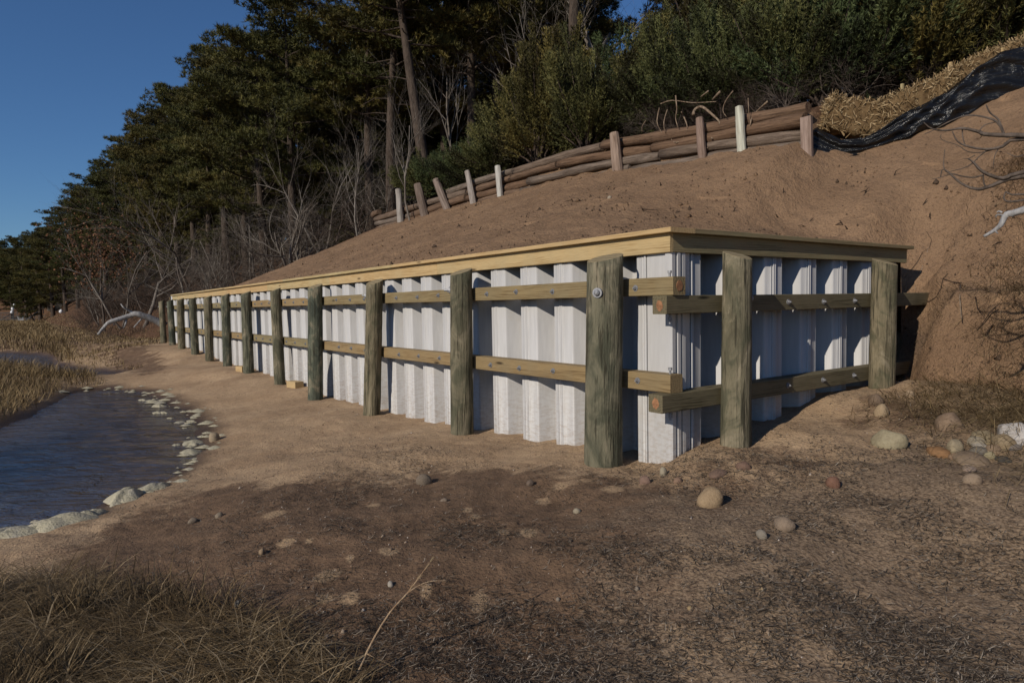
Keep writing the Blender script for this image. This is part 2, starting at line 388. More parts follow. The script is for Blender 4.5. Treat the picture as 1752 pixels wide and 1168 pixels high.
def m_black():
    N = Nodes('black_plastic'); P = N.coords('Object'); a = N.noise(P, 34, 4, .7); c = N.noise(N.coords('Object', (1,1,3)), 8, 4, .6, 1.4)
    bp = N.bump(a, .3, .010); bp = N.bump(c, .6, .03, bp)
    return N.done((.0075,.0075,.008), .20, bp, .42)
def m_log():
    N = Nodes('weathered_log'); P = N.coords('Object', (.35,5,5), True); a = N.noise(P, 4, 6, .7, .4); b = N.noise(N.coords('Object', (.8,22,22), True), 2.2, 5, .7)
    grey = N.mix(N.rampf(a, .35, .68), (.105,.080,.062), (.215,.172,.138)); br = N.mix(N.rampf(a, .35, .68), (.090,.052,.032), (.20,.125,.078))
    cl = N.mix(N.rampf(N.rand(), .2, .8), br, grey); cl = N.mix(N.math('MULTIPLY', N.rampf(b, .5, .68), .75), cl, (.035,.022,.015))
    bp = N.bump(b, .9, .02); return N.done(cl, .9, bp, .15)
def m_oldpost():
    N = Nodes('weathered_post'); P = N.coords('Object', (5,5,.4), True); a = N.noise(P, 4, 6, .7, .4); oc = N.n('ShaderNodeObjectInfo').outputs['Color']
    cl = N.mix(N.rampf(a, .4, .68), oc, N.mix(1.0, oc, (.42,.38,.34), 'MULTIPLY')); return N.done(cl, .9, N.bump(a, .8, .015), .15)

MT = {k: f() for k, f in dict(sand=m_sand, bluff=m_bluff, pile=m_pile, vinyl=m_vinyl, stone=m_stone, water=m_water, foam=m_foam, black=m_black, log=m_log, oldpost=m_oldpost).items()}
MT['cap'] = m_wood('new_yellow_timber', (.47,.335,.175), (.32,.205,.092), (.42,.315,.175))
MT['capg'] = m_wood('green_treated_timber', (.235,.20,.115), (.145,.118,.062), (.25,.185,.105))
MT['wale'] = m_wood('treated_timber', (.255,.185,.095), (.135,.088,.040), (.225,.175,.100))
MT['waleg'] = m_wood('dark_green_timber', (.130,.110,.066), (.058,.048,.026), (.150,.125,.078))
MT['piletop'] = m_endgrain('pile_end_grain', (.30,.24,.14), (.20,.155,.09))
MT['bolt'] = m_plain('galvanised_steel', (.30,.30,.31), .6, .55, .4, .3, 60)
MT['paint'] = m_plain('orange_end_paint', (.32,.155,.075), .8, 0, .3, .5, 25)
MT['needle'] = m_leaf('pine_needles', (.026,.026,.008), (.074,.070,.019), (.150,.126,.040), .6, ((1.15,1.0,.85),(.88,1.0,.95)))
MT['juniper'] = m_leaf('juniper_sprays', (.016,.016,.007), (.046,.056,.020), (.120,.132,.054), .65, ((1.45,1.0,.70),(.82,1.0,1.02)))
MT['dead'] = m_leaf('dead_leaves', (.08,.035,.018), (.15,.07,.035), (.22,.11,.06), .8)
MT['grass'] = m_leaf('marsh_grass', (.075,.052,.024), (.20,.138,.066), (.38,.28,.155), .8)
MT['fgrass'] = m_leaf('dry_grass', (.048,.032,.015), (.175,.117,.057), (.46,.35,.21), .8)
MT['wrack'] = m_leaf('wrack', (.020,.015,.011), (.115,.085,.060), (.36,.30,.23), .85)
MT['straw'] = m_leaf('straw', (.080,.047,.020), (.225,.148,.070), (.44,.33,.19), .8)
MT['pinebark'] = m_bark('pine_bark', (.030,.022,.017), (.105,.078,.060))
MT['greybark'] = m_bark('pale_grey_bark', (.095,.080,.066), (.28,.245,.21), 1.2, (.11,.088,.072))
MT['twig'] = m_bark('brown_twig', (.038,.027,.021), (.105,.077,.061), 1)
MT['twigr'] = m_bark('grey_brown_twig', (.060,.047,.038), (.150,.118,.097), 1)
MT['root'] = m_bark('pale_root', (.11,.07,.046), (.33,.25,.175), 1.5)
MT['deadwood'] = m_bark('grey_deadwood', (.16,.15,.145), (.42,.41,.40), 1)
MT['darkroot'] = m_bark('dark_root', (.03,.02,.015), (.085,.055,.038), 1)

# ---------------------------------------------------------------- setting: ground sheet, bluff, water
def build_ground():
    fine = np.arange(-64, 64.01, .32); back = np.linspace(64, 296, 60)[1:-1]
    ang = np.radians(np.concatenate([fine, back])); na = len(ang)
    rr = np.concatenate([[.25,.6,.95], np.geomspace(1.25, 60, 330), np.geomspace(63, 900, 40)]); nr = len(rr)
    A, Rr = np.meshgrid(ang, rr); x = np.sin(A)*Rr; y = np.cos(A)*Rr
    xf, yf = x.ravel(), y.ravel(); z = ground(xf, yf)
    s, w = xy2sw(xf, yf); d = pond_dist(xf, yf)
    i = np.arange(nr-1)[:, None]*na; j = np.arange(na)[None, :]; j2 = (j+1) % na
    Fq = np.stack([i+j, i+j2, i+na+j2, i+na+j], -1).reshape(-1, 4)[:, ::-1]
    G = lambda s0, w0, a, b, ang=0: np.exp(-((((s-s0)*math.cos(ang)+(w-w0)*math.sin(ang))/a)**2+((-(s-s0)*math.sin(ang)+(w-w0)*math.cos(ang))/b)**2))
    dark = 1.0*G(.4,-2.7,1.5,1.0)+.9*G(-.6,-2.4,1.2,1.0)+.75*G(.2,-1.3,1.3,.8)+.8*G(1.6,-3.2,1.1,.9)+.9*G(-1.2,-3.6,1.6,.8)+.55*G(-.7,.0,.5,.8)+.6*G(-.9,2.0,.7,.7)
    dark = dark+.8*G(20,-1.6,3,.7)+.6*G(16,-1.7,2,.5)+.55*sstep(20, 26, s)*(w < 4)
    grey = .85*G(-2.2,-1.1,1.0,1.2)+.75*G(-1.6,-.2,.6,1.2)+.5*G(-1.9,-2.2,.8,.8)+.45*G(-.8,-.9,.7,.7)+.6*G(-1.9,1.2,1,1.5)
    light = np.zeros_like(s)
    for px, py, wp, dp in [(560,997,62,.10),(665,968,42,.08),(600,978,20,.08),(490,941,40,.08),(530,942,18,.06),(640,880,34,.08),(905,941,40,.10),(815,912,24,.09),(800,900,24,.08),(930,885,40,.10),(960,868,36,.1),(555,1033,34,.10),(600,1038,40,.1),(860,940,30,.08),(1050,880,50,.12),(730,1028,30,.1),(820,1040,40,.15),(470,892,50,.1),(1480,880,60,.12),(1640,900,90,.14),(1500,925,50,.1)]:
        c = on_z(px, py, .2); rr0 = math.hypot(c[0], c[1]); u = c[:2]/rr0
        a_ = (xf-c[0])*u[0]+(yf-c[1])*u[1]; b_ = -(xf-c[0])*u[1]+(yf-c[1])*u[0]
        light = np.maximum(light, np.exp(-((a_/dp)**2+(b_/(wp*rr0/F_PX*.55))**2)))
    wet = np.clip(1-sstep(-.05, .45, d+fbm(xf*2, yf*2, 3, 77)*.35), 0, 1)
    m = mesh_np('ground', np.stack([xf, yf, z], -1), Fq, dict(dark=np.clip(dark,0,1), grey=np.clip(grey,0,1), wet=wet, light=light), True)
    tag(obj('ground', m, MT['sand']), kind='structure')
build_ground()
def build_bluff():
    V = []; F = []; L = []; S = []; off = 0
    def grid(ss, ws_of):
        nonlocal off
        sg = np.repeat(ss[:, None], len(ws_of(ss[0])), 1); wg = np.stack([ws_of(a) for a in ss])
        s, w = sg.ravel(), wg.ravel(); z = bluff(s, w); x, y = sw2xy(s, w)
        # the toe dips below the beach, and the back of the wall
        V.append(np.stack([x, y, z], -1)); ns, nw = sg.shape
        i = np.arange(ns-1)[:, None]*nw; j = np.arange(nw-1)[None, :]
        Fg = np.stack([i+j, i+j+1, i+nw+j+1, i+nw+j], -1).reshape(-1, 4)
        Fg = Fg[~((s > -.03) & (s < .0405) & (w < 3.95))[Fg].all(1) | (ss[0] > 0)]
        F.append(Fg+off); off += ns*nw
        edge = np.where(s > 2, 5.3, 7.0-.75*np.clip(s, -2, 2))
        lit = sstep(-.2, .8, w-edge)*1.0+sstep(16.2, 19.5, s-.0+.55*np.maximum(0, w-1.2))*1.0
        L.append(np.clip(lit, 0, 1))
        so = np.where(s < .1, np.exp(-((w-3.92-.1*fbm(s*3, w, 2, 91))/.13)**2)*sstep(-2.6, -.2, -np.abs(s+1.1)+.9), 0)
        S.append(np.clip(so, 0, 1)*.9)
    tt = np.concatenate([np.arange(0, 6, .055), np.arange(6, 12, .2), np.arange(12, 60, 2.0)])
    sA = np.concatenate([np.arange(.04, 9, .05), np.arange(9, 24.2, .1)])
    grid(sA, lambda a: .07+tt)
    grid(np.concatenate([np.array([24.2]), np.arange(24.5, 60, .5), np.arange(60, 260, 3)]), lambda a: float(toe(a))-.6+np.concatenate([np.arange(0, 6, .25), np.arange(6, 14, .6), np.arange(14, 60, 3)]))
    grid(np.concatenate([np.arange(-14, -6, .5), np.arange(-6, 0, .05), [.0, .019, .04]]), lambda a: 2.75+np.concatenate([np.arange(0, 6, .045), np.arange(6, 14, .4), np.arange(14, 60, 2.5)]))
    for pts in ([(.26+.1*k, .26) for k in range(0, 240)], [(.26, .26+.1*k) for k in range(0, 45)]):
        q = np.array(pts); x, y = sw2xy(q[:,0], q[:,1]); n = len(q); zt = np.full(n, ZC-.05)
        V.append(np.concatenate([np.stack([x, y, zt], -1), np.stack([x, y, zt*0-.2], -1)])); k = np.arange(n-1)
        F.append(np.stack([k, k+1, n+k+1, n+k], -1)+off); off += 2*n; L.append(np.zeros(2*n)); S.append(np.ones(2*n)*.6)
    m = mesh_np('bluff', np.concatenate(V), np.concatenate(F), dict(litter=np.concatenate(L), soil=np.concatenate(S)), True)
    tag(obj('bluff', m, MT['bluff']), kind='structure')
build_bluff()
def build_water():
    ang = np.radians(np.arange(-80, 2, .4)); rr = np.geomspace(3, 70, 260); A, Rr = np.meshgrid(ang, rr)
    x = (np.sin(A)*Rr).ravel(); y = (np.cos(A)*Rr).ravel()
    z = fbm(x*1.1+y*.3, y*2.4, 3, 3)*.035
    na, nr = len(ang), len(rr); i = np.arange(nr-1)[:, None]*na; j = np.arange(na-1)[None, :]
    Fq = np.stack([i+j, i+j+1, i+na+j+1, i+na+j], -1).reshape(-1, 4)[:, ::-1]
    d = pond_dist(x, y); keep = (d < .9)[Fq].any(1)
    Fq = Fq[keep]; u, inv = np.unique(Fq, return_inverse=True)
    tag(obj('water', mesh_np('water', np.stack([x, y, z], -1)[u], inv.reshape(-1, 4), dict(shal=sstep(-2.3, -.15, (d+fbm(x*1.2, y*1.2, 3, 15)*.9)[u])), True), MT['water']), kind='structure')
build_water()

# ---------------------------------------------------------------- the new bulkhead
PHI1, PHI2 = YAW+math.pi/2, YAW+math.pi
ZCB = .5285+EYE; ZU = .1861+EYE; ZL = -.5609+EYE; WH = .14; OW = .1445
WALL_END = 23.0; L2 = 3.90
wall = empty('bulkhead', WP(0, 0, .3))
tag(wall, 'long new bulkhead of white corrugated sheets, round timber piles, wales and yellow timber cap', 'bulkhead')
def part(name, data, m, s, w, z, phi, parent=wall): return obj(name, data, m, parent, WP(s, w, z), (0, 0, phi))
def sub(name, data, m, parent, loc, rot=(0,0,0)):
    if len(data.materials) == 0: data.materials.append(m)
    o = bpy.data.objects.new(name, data); col.objects.link(o); o.parent = parent; o.location = loc; o.rotation_euler = rot; return o
def sheet_mesh(per, fl0, fl1, webrun=.045, dep=.20, z0=-2.6):
    """one vinyl sheet: flange, web, recess, web, flange, with interlock beads at both edges"""
    b = .010
    def rnd(p, q, r, rad=.02, n=3):
        p, q, r = map(np.array, (p, q, r)); a = q+(p-q)/np.linalg.norm(p-q)*rad; c = q+(r-q)/np.linalg.norm(r-q)*rad
        return [tuple((1-t)**2*a+2*t*(1-t)*q+t*t*c) for t in np.linspace(0, 1, n+1)]
    A = [(fl0, 0), (fl0+webrun, -dep), (per-fl1-webrun, -dep), (per-fl1, 0)]
    pts = [(.004, -.014), (.004, b), (.020, b), (.022, 0), (.040, 0), (.042, .004), (.048, .004), (.050, 0)]
    pts += rnd((.05,0), A[0], A[1])+rnd(A[0], A[1], A[2])+rnd(A[1], A[2], A[3])+rnd(A[2], A[3], (per, 0))
    pts += [(per-.040, 0), (per-.038, .004), (per-.032, .004), (per-.030, 0), (per-.022, 0), (per-.020, b), (per-.004, b), (per-.004, -.014)]
    th = .008; n = len(pts); P = np.array(pts); T = np.gradient(P, axis=0); T /= np.linalg.norm(T, axis=1)[:, None]
    Nn = np.stack([-T[:, 1], T[:, 0]], -1); B = P-Nn*th*np.sign(1)
    V = [(x, y, 0) for x, y in P]+[(x, y, z0) for x, y in P]+[(x, y, 0) for x, y in B]+[(x, y, z0) for x, y in B]
    Fq = []
    for k in range(n-1):
        Fq.append((k, n+k, n+k+1, k+1)); Fq.append((2*n+k+1, 3*n+k+1, 3*n+k, 2*n+k)); Fq.append((k+1, 2*n+k+1, 2*n+k, k))
    Fq += [(0, 2*n, 3*n, n), (n-1, 2*n-1, 4*n-1, 3*n-1)]
    return mesh_np('sheet', V, Fq)
PER = .5395; sheet1 = sheet_mesh(PER, .115, .155); sheet1.materials.append(MT['vinyl'])
# flange occupies s in [2.22, 2.49]; interlock line a third in from its far edge
k0 = 2.40-5*PER
NS = int((WALL_END-k0)/PER)+1
for k in range(0, NS):
    s0 = k0+k*PER
    if s0 < -.05: continue
    part('sheet_panel', sheet1, None, s0, 0, ZCB-.005, PHI1)
s_first = [k0+k*PER for k in range(NS) if k0+k*PER >= -.05][0]
PER2 = .578; sheet2 = sheet_mesh(PER2, .14, .14, .05); sheet2.materials.append(MT['vinyl'])
for k in range(6):      # return wall: flange centre at w = 1.40 + k*PER2
    c = 1.40-PER2*2+k*PER2+PER2
    part('sheet_panel', sheet2, None, 0, c, ZCB-.005, PHI2)
# corner sheet: joins the two runs with stacked interlock ribs
mb = MB(); c_end = 1.40-PER2*2
def corner_strip():
    m = MB(); P = [(s_first-.006, 0), (-.0, 0), (-.0, .0)]
    pts = [(s_first-.004, 0.0, 0), (.03, 0, 0)]
    # in (s, o1) : face along wall 1, rounded post, face along wall 2
    prof = [(s_first-.006, .0), (.035, .0), (.030, .018), (-.012, .018), (-.030, .006), (-.030, -.030), (-.012, -.034), (-.012, -.052), (-.034, -.056), (-.034, -.088), (-.012, -.092), (-.012, -.112), (-.030, -.116), (-.030, -.15), (0, -.155), (0, -c_end+.006)]
    V = []; n = len(prof)
    for z in (0, -2.6):
        for s, o in prof: V.append((s, o, z))
        for s, o in prof: V.append((s+.06 if s < s_first-.1 else s, o-.03, z))
    F = []
    for k in range(n-1): F.append((k, 2*n+k, 2*n+k+1, k+1)); F.append((k, k+1, n+k+1, n+k))
    m.add(V, F); return m.mesh('corner_sheet')
part('corner_sheet', corner_strip(), MT['vinyl'], 0, 0, ZCB-.005, PHI1)

def board(L, lo, hi, bev=.004, mat=None, warp=.004):
    m = MB(); n = max(2, int(L/.6)); y0, z0 = lo; y1, z1 = hi
    prof = [(y0+bev,z0),(y1-bev,z0),(y1,z0+bev),(y1,z1-bev),(y1-bev,z1),(y0+bev,z1),(y0,z1-bev),(y0,z0+bev)]
    V = []; F = []; ph = random.uniform(0, 6)
    for i in range(n+1):
        x = L*i/n; dy = warp*math.sin(ph+x*1.1); dz = warp*.6*math.sin(ph*2+x*.9)
        if i in (0, n): dy = dz = 0
        V += [(x, p[0]+dy, p[1]+dz) for p in prof]
    for i in range(n):
        for k in range(8): F.append((i*8+k, i*8+(k+1) % 8, i*8+8+(k+1) % 8, i*8+8+k))
    F += [tuple(range(8))[::-1], tuple(n*8+k for k in range(8))]
    m.add(V, F); me = m.mesh('board'); me.materials.append(mat); return me
OC = .088; FH = .148
# cap and fascia, wall 1 (local x = s, y = outward)
def run(L0, L1, step):
    out = [L0]; x = L0
    while x+step*1.25 < L1: x += step; out.append(x)
    return list(zip(out, out[1:]+[L1]))
for a, b in run(-.088, WALL_END, 4.88):
    # the near cap board is mitred into the return board by a butt joint
    part('cap_board', board(b-a-.002, (-.20, 0), (OC, .038), .003, MT['cap'], .002), None, a, 0, ZCB, PHI1)
for a, b in run(-.038, WALL_END-.02, 3.66):
    part('fascia_board', board(b-a-.002, (.001, -FH), (.038, -.001), .003, MT['cap'], .0015), None, a, 0, ZCB, PHI1)
# wall 2 (local x = -w, y = outward)
for a, b in ((.001, 3.66+.0),):
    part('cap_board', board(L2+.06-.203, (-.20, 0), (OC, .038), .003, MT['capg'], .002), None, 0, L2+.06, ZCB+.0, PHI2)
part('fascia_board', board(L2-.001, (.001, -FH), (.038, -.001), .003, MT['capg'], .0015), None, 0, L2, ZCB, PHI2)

bolt_m = MB()
for r0, r1, y0, y1, n in ((.026,.026,0,.005,14), (.016,.015,.005,.018,6), (.009,.008,.018,.030,8)):
    bolt_m.tube([(0,y0-.002,0),(0,y1,0)], [r0, r1], n)
bolt_m = bolt_m.mesh('bolt'); bolt_m.materials.append(MT['bolt'])
big_m = MB(); big_m.tube([(0,-.02,0),(0,.006,0)], [.042,.040], 18); big_m.tube([(0,.005,0),(0,.022,0),(0,.03,0)], [.026,.022,.010], 12)
big_m = big_m.mesh('carriage_bolt'); big_m.materials.append(MT['bolt'])
rod_m = MB(); rod_m.tube([(0,-.06,0),(0,.006,0)], [.04,.04], 14); rod_m.tube([(0,.006,0),(0,.035,0)], [.028,.028], 6); rod_m.tube([(0,.03,0),(0,.085,0)], [.013,.013], 8)
rod_m = rod_m.mesh('rod_nut'); rod_m.materials.append(MT['bolt'])
def wale(a, b, z, phi, mat, near=None, wall2=False, bolts=()):
    L = b-a; me = board(L, (OW-WH, -WH), (OW, 0), .005, MT[mat], .002)
    o = part('wale', me, None, *((a, 0, z, phi) if not wall2 else (0, b, z, phi)))
    for x in bolts:
        sub('bolt', bolt_m, MT['bolt'], o, ((x-a) if not wall2 else (b-x), OW, -WH/2+random.uniform(-.008, .008)), (0, random.uniform(0, 3), 0))
    return o
# pile positions from the photograph, on the plane in front of the wales
tops = [(1036,434),(788,460),(640.4,476),(539,488),(471,493),(420.5,499),(385,502),(355,508),(328.5,510),(308.2,512),(290.8,514),(276.4,517)]
bots = [(1033,808),(791,753),(636.6,720),(540,690),(479,664),(426,644),(390,632),(358.9,624),(334.7,612),(311,601),(296,597),(280.5,589)]
PILE_R = [1.0,.82,.77,.79,.68,.73,.68,.70,.71,.72,.70,.70]; pile_po = [OW+.150*r for r in PILE_R]
pile_s = []
for (tx, ty), (bx, by), PO in zip(tops, bots, pile_po):
    t = xy2sw(*on_w(tx, ty, -PO)[:2])[0]; b = xy2sw(*on_w(bx, by, -PO)[:2])[0]; pile_s.append((t, b))
def pile_mesh(seed, rad=.155, H=3.0):
    """round treated pile, local z up from its foot, slanted top: high towards the wall (-y)"""
    rd = random.Random(seed); n = 28; rings = 26; V = []; F = []
    lobes = [(rd.uniform(.005,.02), rd.randint(2,5), rd.uniform(0,6)) for _ in range(3)]
    for i in range(rings+1):
        t = i/rings
        for k in range(n):
            an = 2*math.pi*k/n; r = rad*(1.05-.10*t)*(1+sum(a*math.sin(m*an+p+t*2) for a, m, p in lobes)+.018*rd.uniform(-1,1))
            x, y = math.cos(an)*r, math.sin(an)*r
            ztop = H-y*.27; z = t*ztop
            V.append((x+.012*math.sin(3*t+seed), y, z))
    for i in range(rings):
        for k in range(n): F.append((i*n+k, i*n+(k+1) % n, (i+1)*n+(k+1) % n, (i+1)*n+k))
    base = len(V); cx = .012*math.sin(3+seed)
    for k in range(n):
        x, y, z = V[rings*n+k]; V.append(((x-cx)*.93+cx, y*.93, H-y*.93*.27+.004))
    for k in range(n): F.append((rings*n+k, rings*n+(k+1) % n, base+(k+1) % n, base+k))
    m = bpy.data.meshes.new('pile'); F2 = tuple(base+k for k in range(n))
    m.from_pydata(V, [], F+[F2]); m.materials.append(MT['pile']); m.materials.append(MT['piletop'])
    sm = [True]*(len(F)+1)
    for q in range(len(F)-n, len(F)+1): sm[q] = False; m.polygons[q].material_index = 1
    m.polygons.foreach_set('use_smooth', sm); m.update(); return m
pile_vars = [pile_mesh(k) for k in range(6)]
def add_pile(st, wt, sb, wb, zt, phi, var, rad=1.0):
    top = WP(st, wt, zt); bot = WP(sb, wb, 0.2); ax = (top-bot).normalized(); foot = top-ax*3.0
    o = obj('pile', pile_vars[var], None, wall, foot)
    q = Vector((0,0,1)).rotation_difference(ax).to_matrix().to_4x4() @ Matrix.Rotation(phi, 4, 'Z')
    o.rotation_euler = q.to_euler(); o.scale = (rad, rad, 1); return o
pile_objs = []
for i, (t, b) in enumerate(pile_s):
    rad = PILE_R[i]; PO = pile_po[i]
    o = add_pile(t, -PO, b, -PO, .355+EYE+random.uniform(-.015,.015), PHI1, i % 6, rad); pile_objs.append(o)
    o.color = ([.5,.35,.12,.95,.4,.7,.8,.3,.6,.2,.9,.3][i], 0, 0, 1)
    if i == 0: sub('carriage_bolt', big_m, None, o, (-.06, .143, 2.72), (0,0,.4))
    else: sub('rod_nut', rod_m, None, o, (.11, .10, 2.80), (0,0,-.95))
for j, (tx, ty, bx, by) in enumerate(((1261,431,1256,779),(1513,441,1507,676))):
    PO = OW+.150*(.77,.78)[j]
    wt = xy2sw(*on_s(tx, ty, -PO)[:2])[1]; wb = xy2sw(*on_s(bx, by, -PO)[:2])[1]
    o = add_pile(-PO, wt, -PO, wb, .355+EYE, PHI2, (3, 1)[j], (.77, .78)[j])
    o.color = ((.3,.05)[j], 0, 0, 1)
    sub('carriage_bolt', big_m, None, o, (-.115, .085, 2.66), (0,0,.95))
# wales, wall 1 : joints behind piles
ps = [(t+b)/2 for t, b in pile_s]
joints = [None, ps[1]-.02, ps[3], ps[5], ps[7], ps[9], WALL_END-.1]
flange_c = [2.355-PER*4+PER*k for k in range(60)]
for z, e in ((ZU, -.161), (ZL, -.129)):
    js = [e]+joints[1:]
    for a, b in zip(js, js[1:]):
        bl = [c+random.uniform(-.03,.03) for c in flange_c if a+.15 < c < b-.1 and min(abs(c-p) for p in ps) > .22]
        wale(a+.003, b-.003, z, PHI1, 'wale', bolts=bl)
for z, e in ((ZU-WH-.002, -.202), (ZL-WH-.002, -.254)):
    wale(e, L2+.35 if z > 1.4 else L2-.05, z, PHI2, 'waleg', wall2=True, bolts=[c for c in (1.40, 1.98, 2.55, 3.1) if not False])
# painted ends, drift pins
for (s, w, z, nm) in ((-.161, -(OW-WH/2), ZU-WH*.5, 'a'), (-(OW-WH/2), -.2025, ZU-WH*1.55, 'b'), (-(OW-WH/2), -.2545, ZL-WH*1.5, 'c')):
    m = MB(); n = 14; q = [(math.cos(6.283*k/n)*.032*random.uniform(.85,1.15), math.sin(6.283*k/n)*.042*random.uniform(.85,1.15)) for k in range(n)]
    m.add([(x, .0015, y) for x, y in q]+[(x, -.002, y) for x, y in q], [tuple(range(n))]+[(k, (k+1) % n, n+(k+1) % n, n+k) for k in range(n)])
    part('end_paint', m.mesh('end_paint'), MT['paint'], s, w, z, PHI2 if nm == 'a' else PHI1)
pin = MB(); pin.tube([(0,0,-.36),(0,0,.05)], [.009,.009], 8); pin.tube([(0,0,.03),(0,0,.05)], [.016,.016], 6); pin.tube([(0,0,-.34),(0,0,-.31)], [.016,.016], 6); pin = pin.mesh('pin'); pin.materials.append(MT['bolt'])
for z in (ZU, ZL): part('drift_pin', pin, None, -(OW-WH/2)+.01, -(OW-WH/2)-.0, z, PHI1)
# earth fill edge under the cap is hidden by the boards


# ---------------------------------------------------------------- vegetation builders
def needles(cent, axis, n, L, wid, spread=.8, vb=None):
    """n needle triangles per tuft, returns V, F, v"""
    T = len(cent); c = np.repeat(cent, n, 0); a = np.repeat(axis, n, 0)
    d = a*.75+rng.normal(size=(T*n, 3))*spread*.6; d /= np.linalg.norm(d, axis=1)[:, None]
    l = L*rng.uniform(.6, 1.15, (T*n, 1)); side = np.cross(d, rng.normal(size=(T*n, 3))); side /= np.linalg.norm(side, axis=1)[:, None]+1e-9
    st = c+d*l*.08
    V = np.stack([st+side*wid*.5, st-side*wid*.5, c+d*l], 1).reshape(-1, 3)
    v = np.repeat(np.clip((vb if vb is not None else rng.uniform(0, 1, T)).repeat(n)+rng.normal(size=T*n)*.12, 0, 1), 3)
    return V, np.arange(len(V)).reshape(-1, 3), v
def grow(mb, p, d, L, r, lvl, maxl, rd, kids=(4, 5, 5), spread=.8, curv=.25, up=.08, tips=None):
    n = 4 if lvl < 2 else 3; pts = [p]; dirs = []
    for i in range(n):
        d = (d+Vector((rd.gauss(0,1), rd.gauss(0,1), rd.gauss(0,1)))*curv*.5+Vector((0,0,up))).normalized(); p = p+d*(L/n); pts.append(p); dirs.append(d)
    mb.tube(pts, [r*(1-.62*i/n) for i in range(n+1)], 7 if lvl == 0 else (4 if lvl == 1 else 3), False, rd.random(), .08 if lvl == 0 else 0)
    if lvl >= maxl:
        if tips is not None: tips.append((p, d))
        return
    for k in range(kids[min(lvl, len(kids)-1)]):
        t = rd.uniform(.3, 1.0); i = min(n-1, int(t*n)); f = t*n-i; q = pts[i].lerp(pts[i+1], f)
        ax = Vector((rd.gauss(0,1), rd.gauss(0,1), rd.gauss(0,1))).normalized()
        nd = (dirs[i]+ax*spread).normalized()
        grow(mb, q, nd, L*rd.uniform(.42, .72), max(.0022, r*(1-.62*t)*rd.uniform(.45, .65)), lvl+1, maxl, rd, kids, spread, curv, up, tips)
def pine_meshes(seed, H=11, crown0=.38, lean=0.0, width=2.7, ntuft=36, nn=12, limbs=27):
    rd = random.Random(seed); mb = MB(); pts = []; p = Vector((0,0,-.4)); la = rd.uniform(0, 6.28)
    for i in range(13):
        t = i/12; pts.append(Vector((lean*H*t**1.2*1.0+.22*math.sin(t*5+seed)*t, .18*math.sin(t*4+seed*2)*t, -.4+(H+.1)*t)))
    rad = [.215*(1-.88*(i/12)**1.1)+(.06 if i == 0 else 0) for i in range(13)]
    mb.tube(pts, rad, 10, False, .5, .05)
    cl = []
    def on(t): i = min(11, int(t*12)); return pts[i].lerp(pts[i+1], t*12-i)
    for k in range(limbs):
        t = crown0+(1-crown0)*(k+rd.random())/limbs; az = k*2.4+rd.uniform(-.6,.6)
        L = width*(.42+.75*math.sin(math.pi*min(1, .22+.78*(t-crown0)/(1-crown0))))*rd.uniform(.6, 1.15)
        d = Vector((math.cos(az), math.sin(az), rd.uniform(-.12,.45)+.4*max(0, t-.75)*2)).normalized(); q = on(t); lp = [q]
        for i in range(5):
            d = (d+Vector((rd.gauss(0,.14), rd.gauss(0,.14), rd.gauss(0,.10)+.05))).normalized(); q = q+d*L/5; lp.append(q)
            if i >= 1:
                for _ in range(rd.choice((1,2,2))):
                    sd = Vector((rd.gauss(0,1), rd.gauss(0,1), rd.gauss(.15,.4)))*(.30+.12*i*.5); e = q+sd*.75
                    cl.append((e, rd.uniform(.30,.58))); mb.tube([lp[-2], e], [.016,.008], 3, False)
        cl.append((q, rd.uniform(.3,.5)))
        mb.tube(lp, [.055*(1-t*.5)*(1-.8*i/5) for i in range(6)], 5, False, .5)
    for k in range(9):      # dead lower limbs
        t = rd.uniform(.14, crown0+.15); az = rd.uniform(0, 6.28); q = on(t); d = Vector((math.cos(az), math.sin(az), rd.uniform(-.25,.3)))
        L = rd.uniform(.6, 1.9); mb.tube([q, q+d*L*.5, q+d*L+Vector((rd.gauss(0,.15), rd.gauss(0,.15), rd.gauss(0,.15)))], [.028,.018,.006], 4, False)
    cc = []; aa = []; vv = []
    for e, r in cl:
        u = rng.normal(size=(ntuft, 3)); u /= np.linalg.norm(u, axis=1)[:, None]; u *= rng.uniform(.35, 1, (ntuft, 1))**.5
        cc.append(np.array(e)+u*np.array([r*1.1, r*1.1, r*.36])); ax = u*.6+np.array([0,0,.75]); aa.append(ax/np.linalg.norm(ax, axis=1)[:, None])
        vv.append(np.clip(rd.uniform(.15,.75)+rng.normal(size=ntuft)*.16, 0, 1))
    V, F, v = needles(np.concatenate(cc), np.concatenate(aa), nn, .21, .026, .85, np.concatenate(vv))
    cr = mesh_np('pine_crown', V, F, v); tr = mb.mesh('pine_trunk', True)
    cr.materials.append(MT['needle']); tr.materials.append(MT['pinebark']); return tr, cr
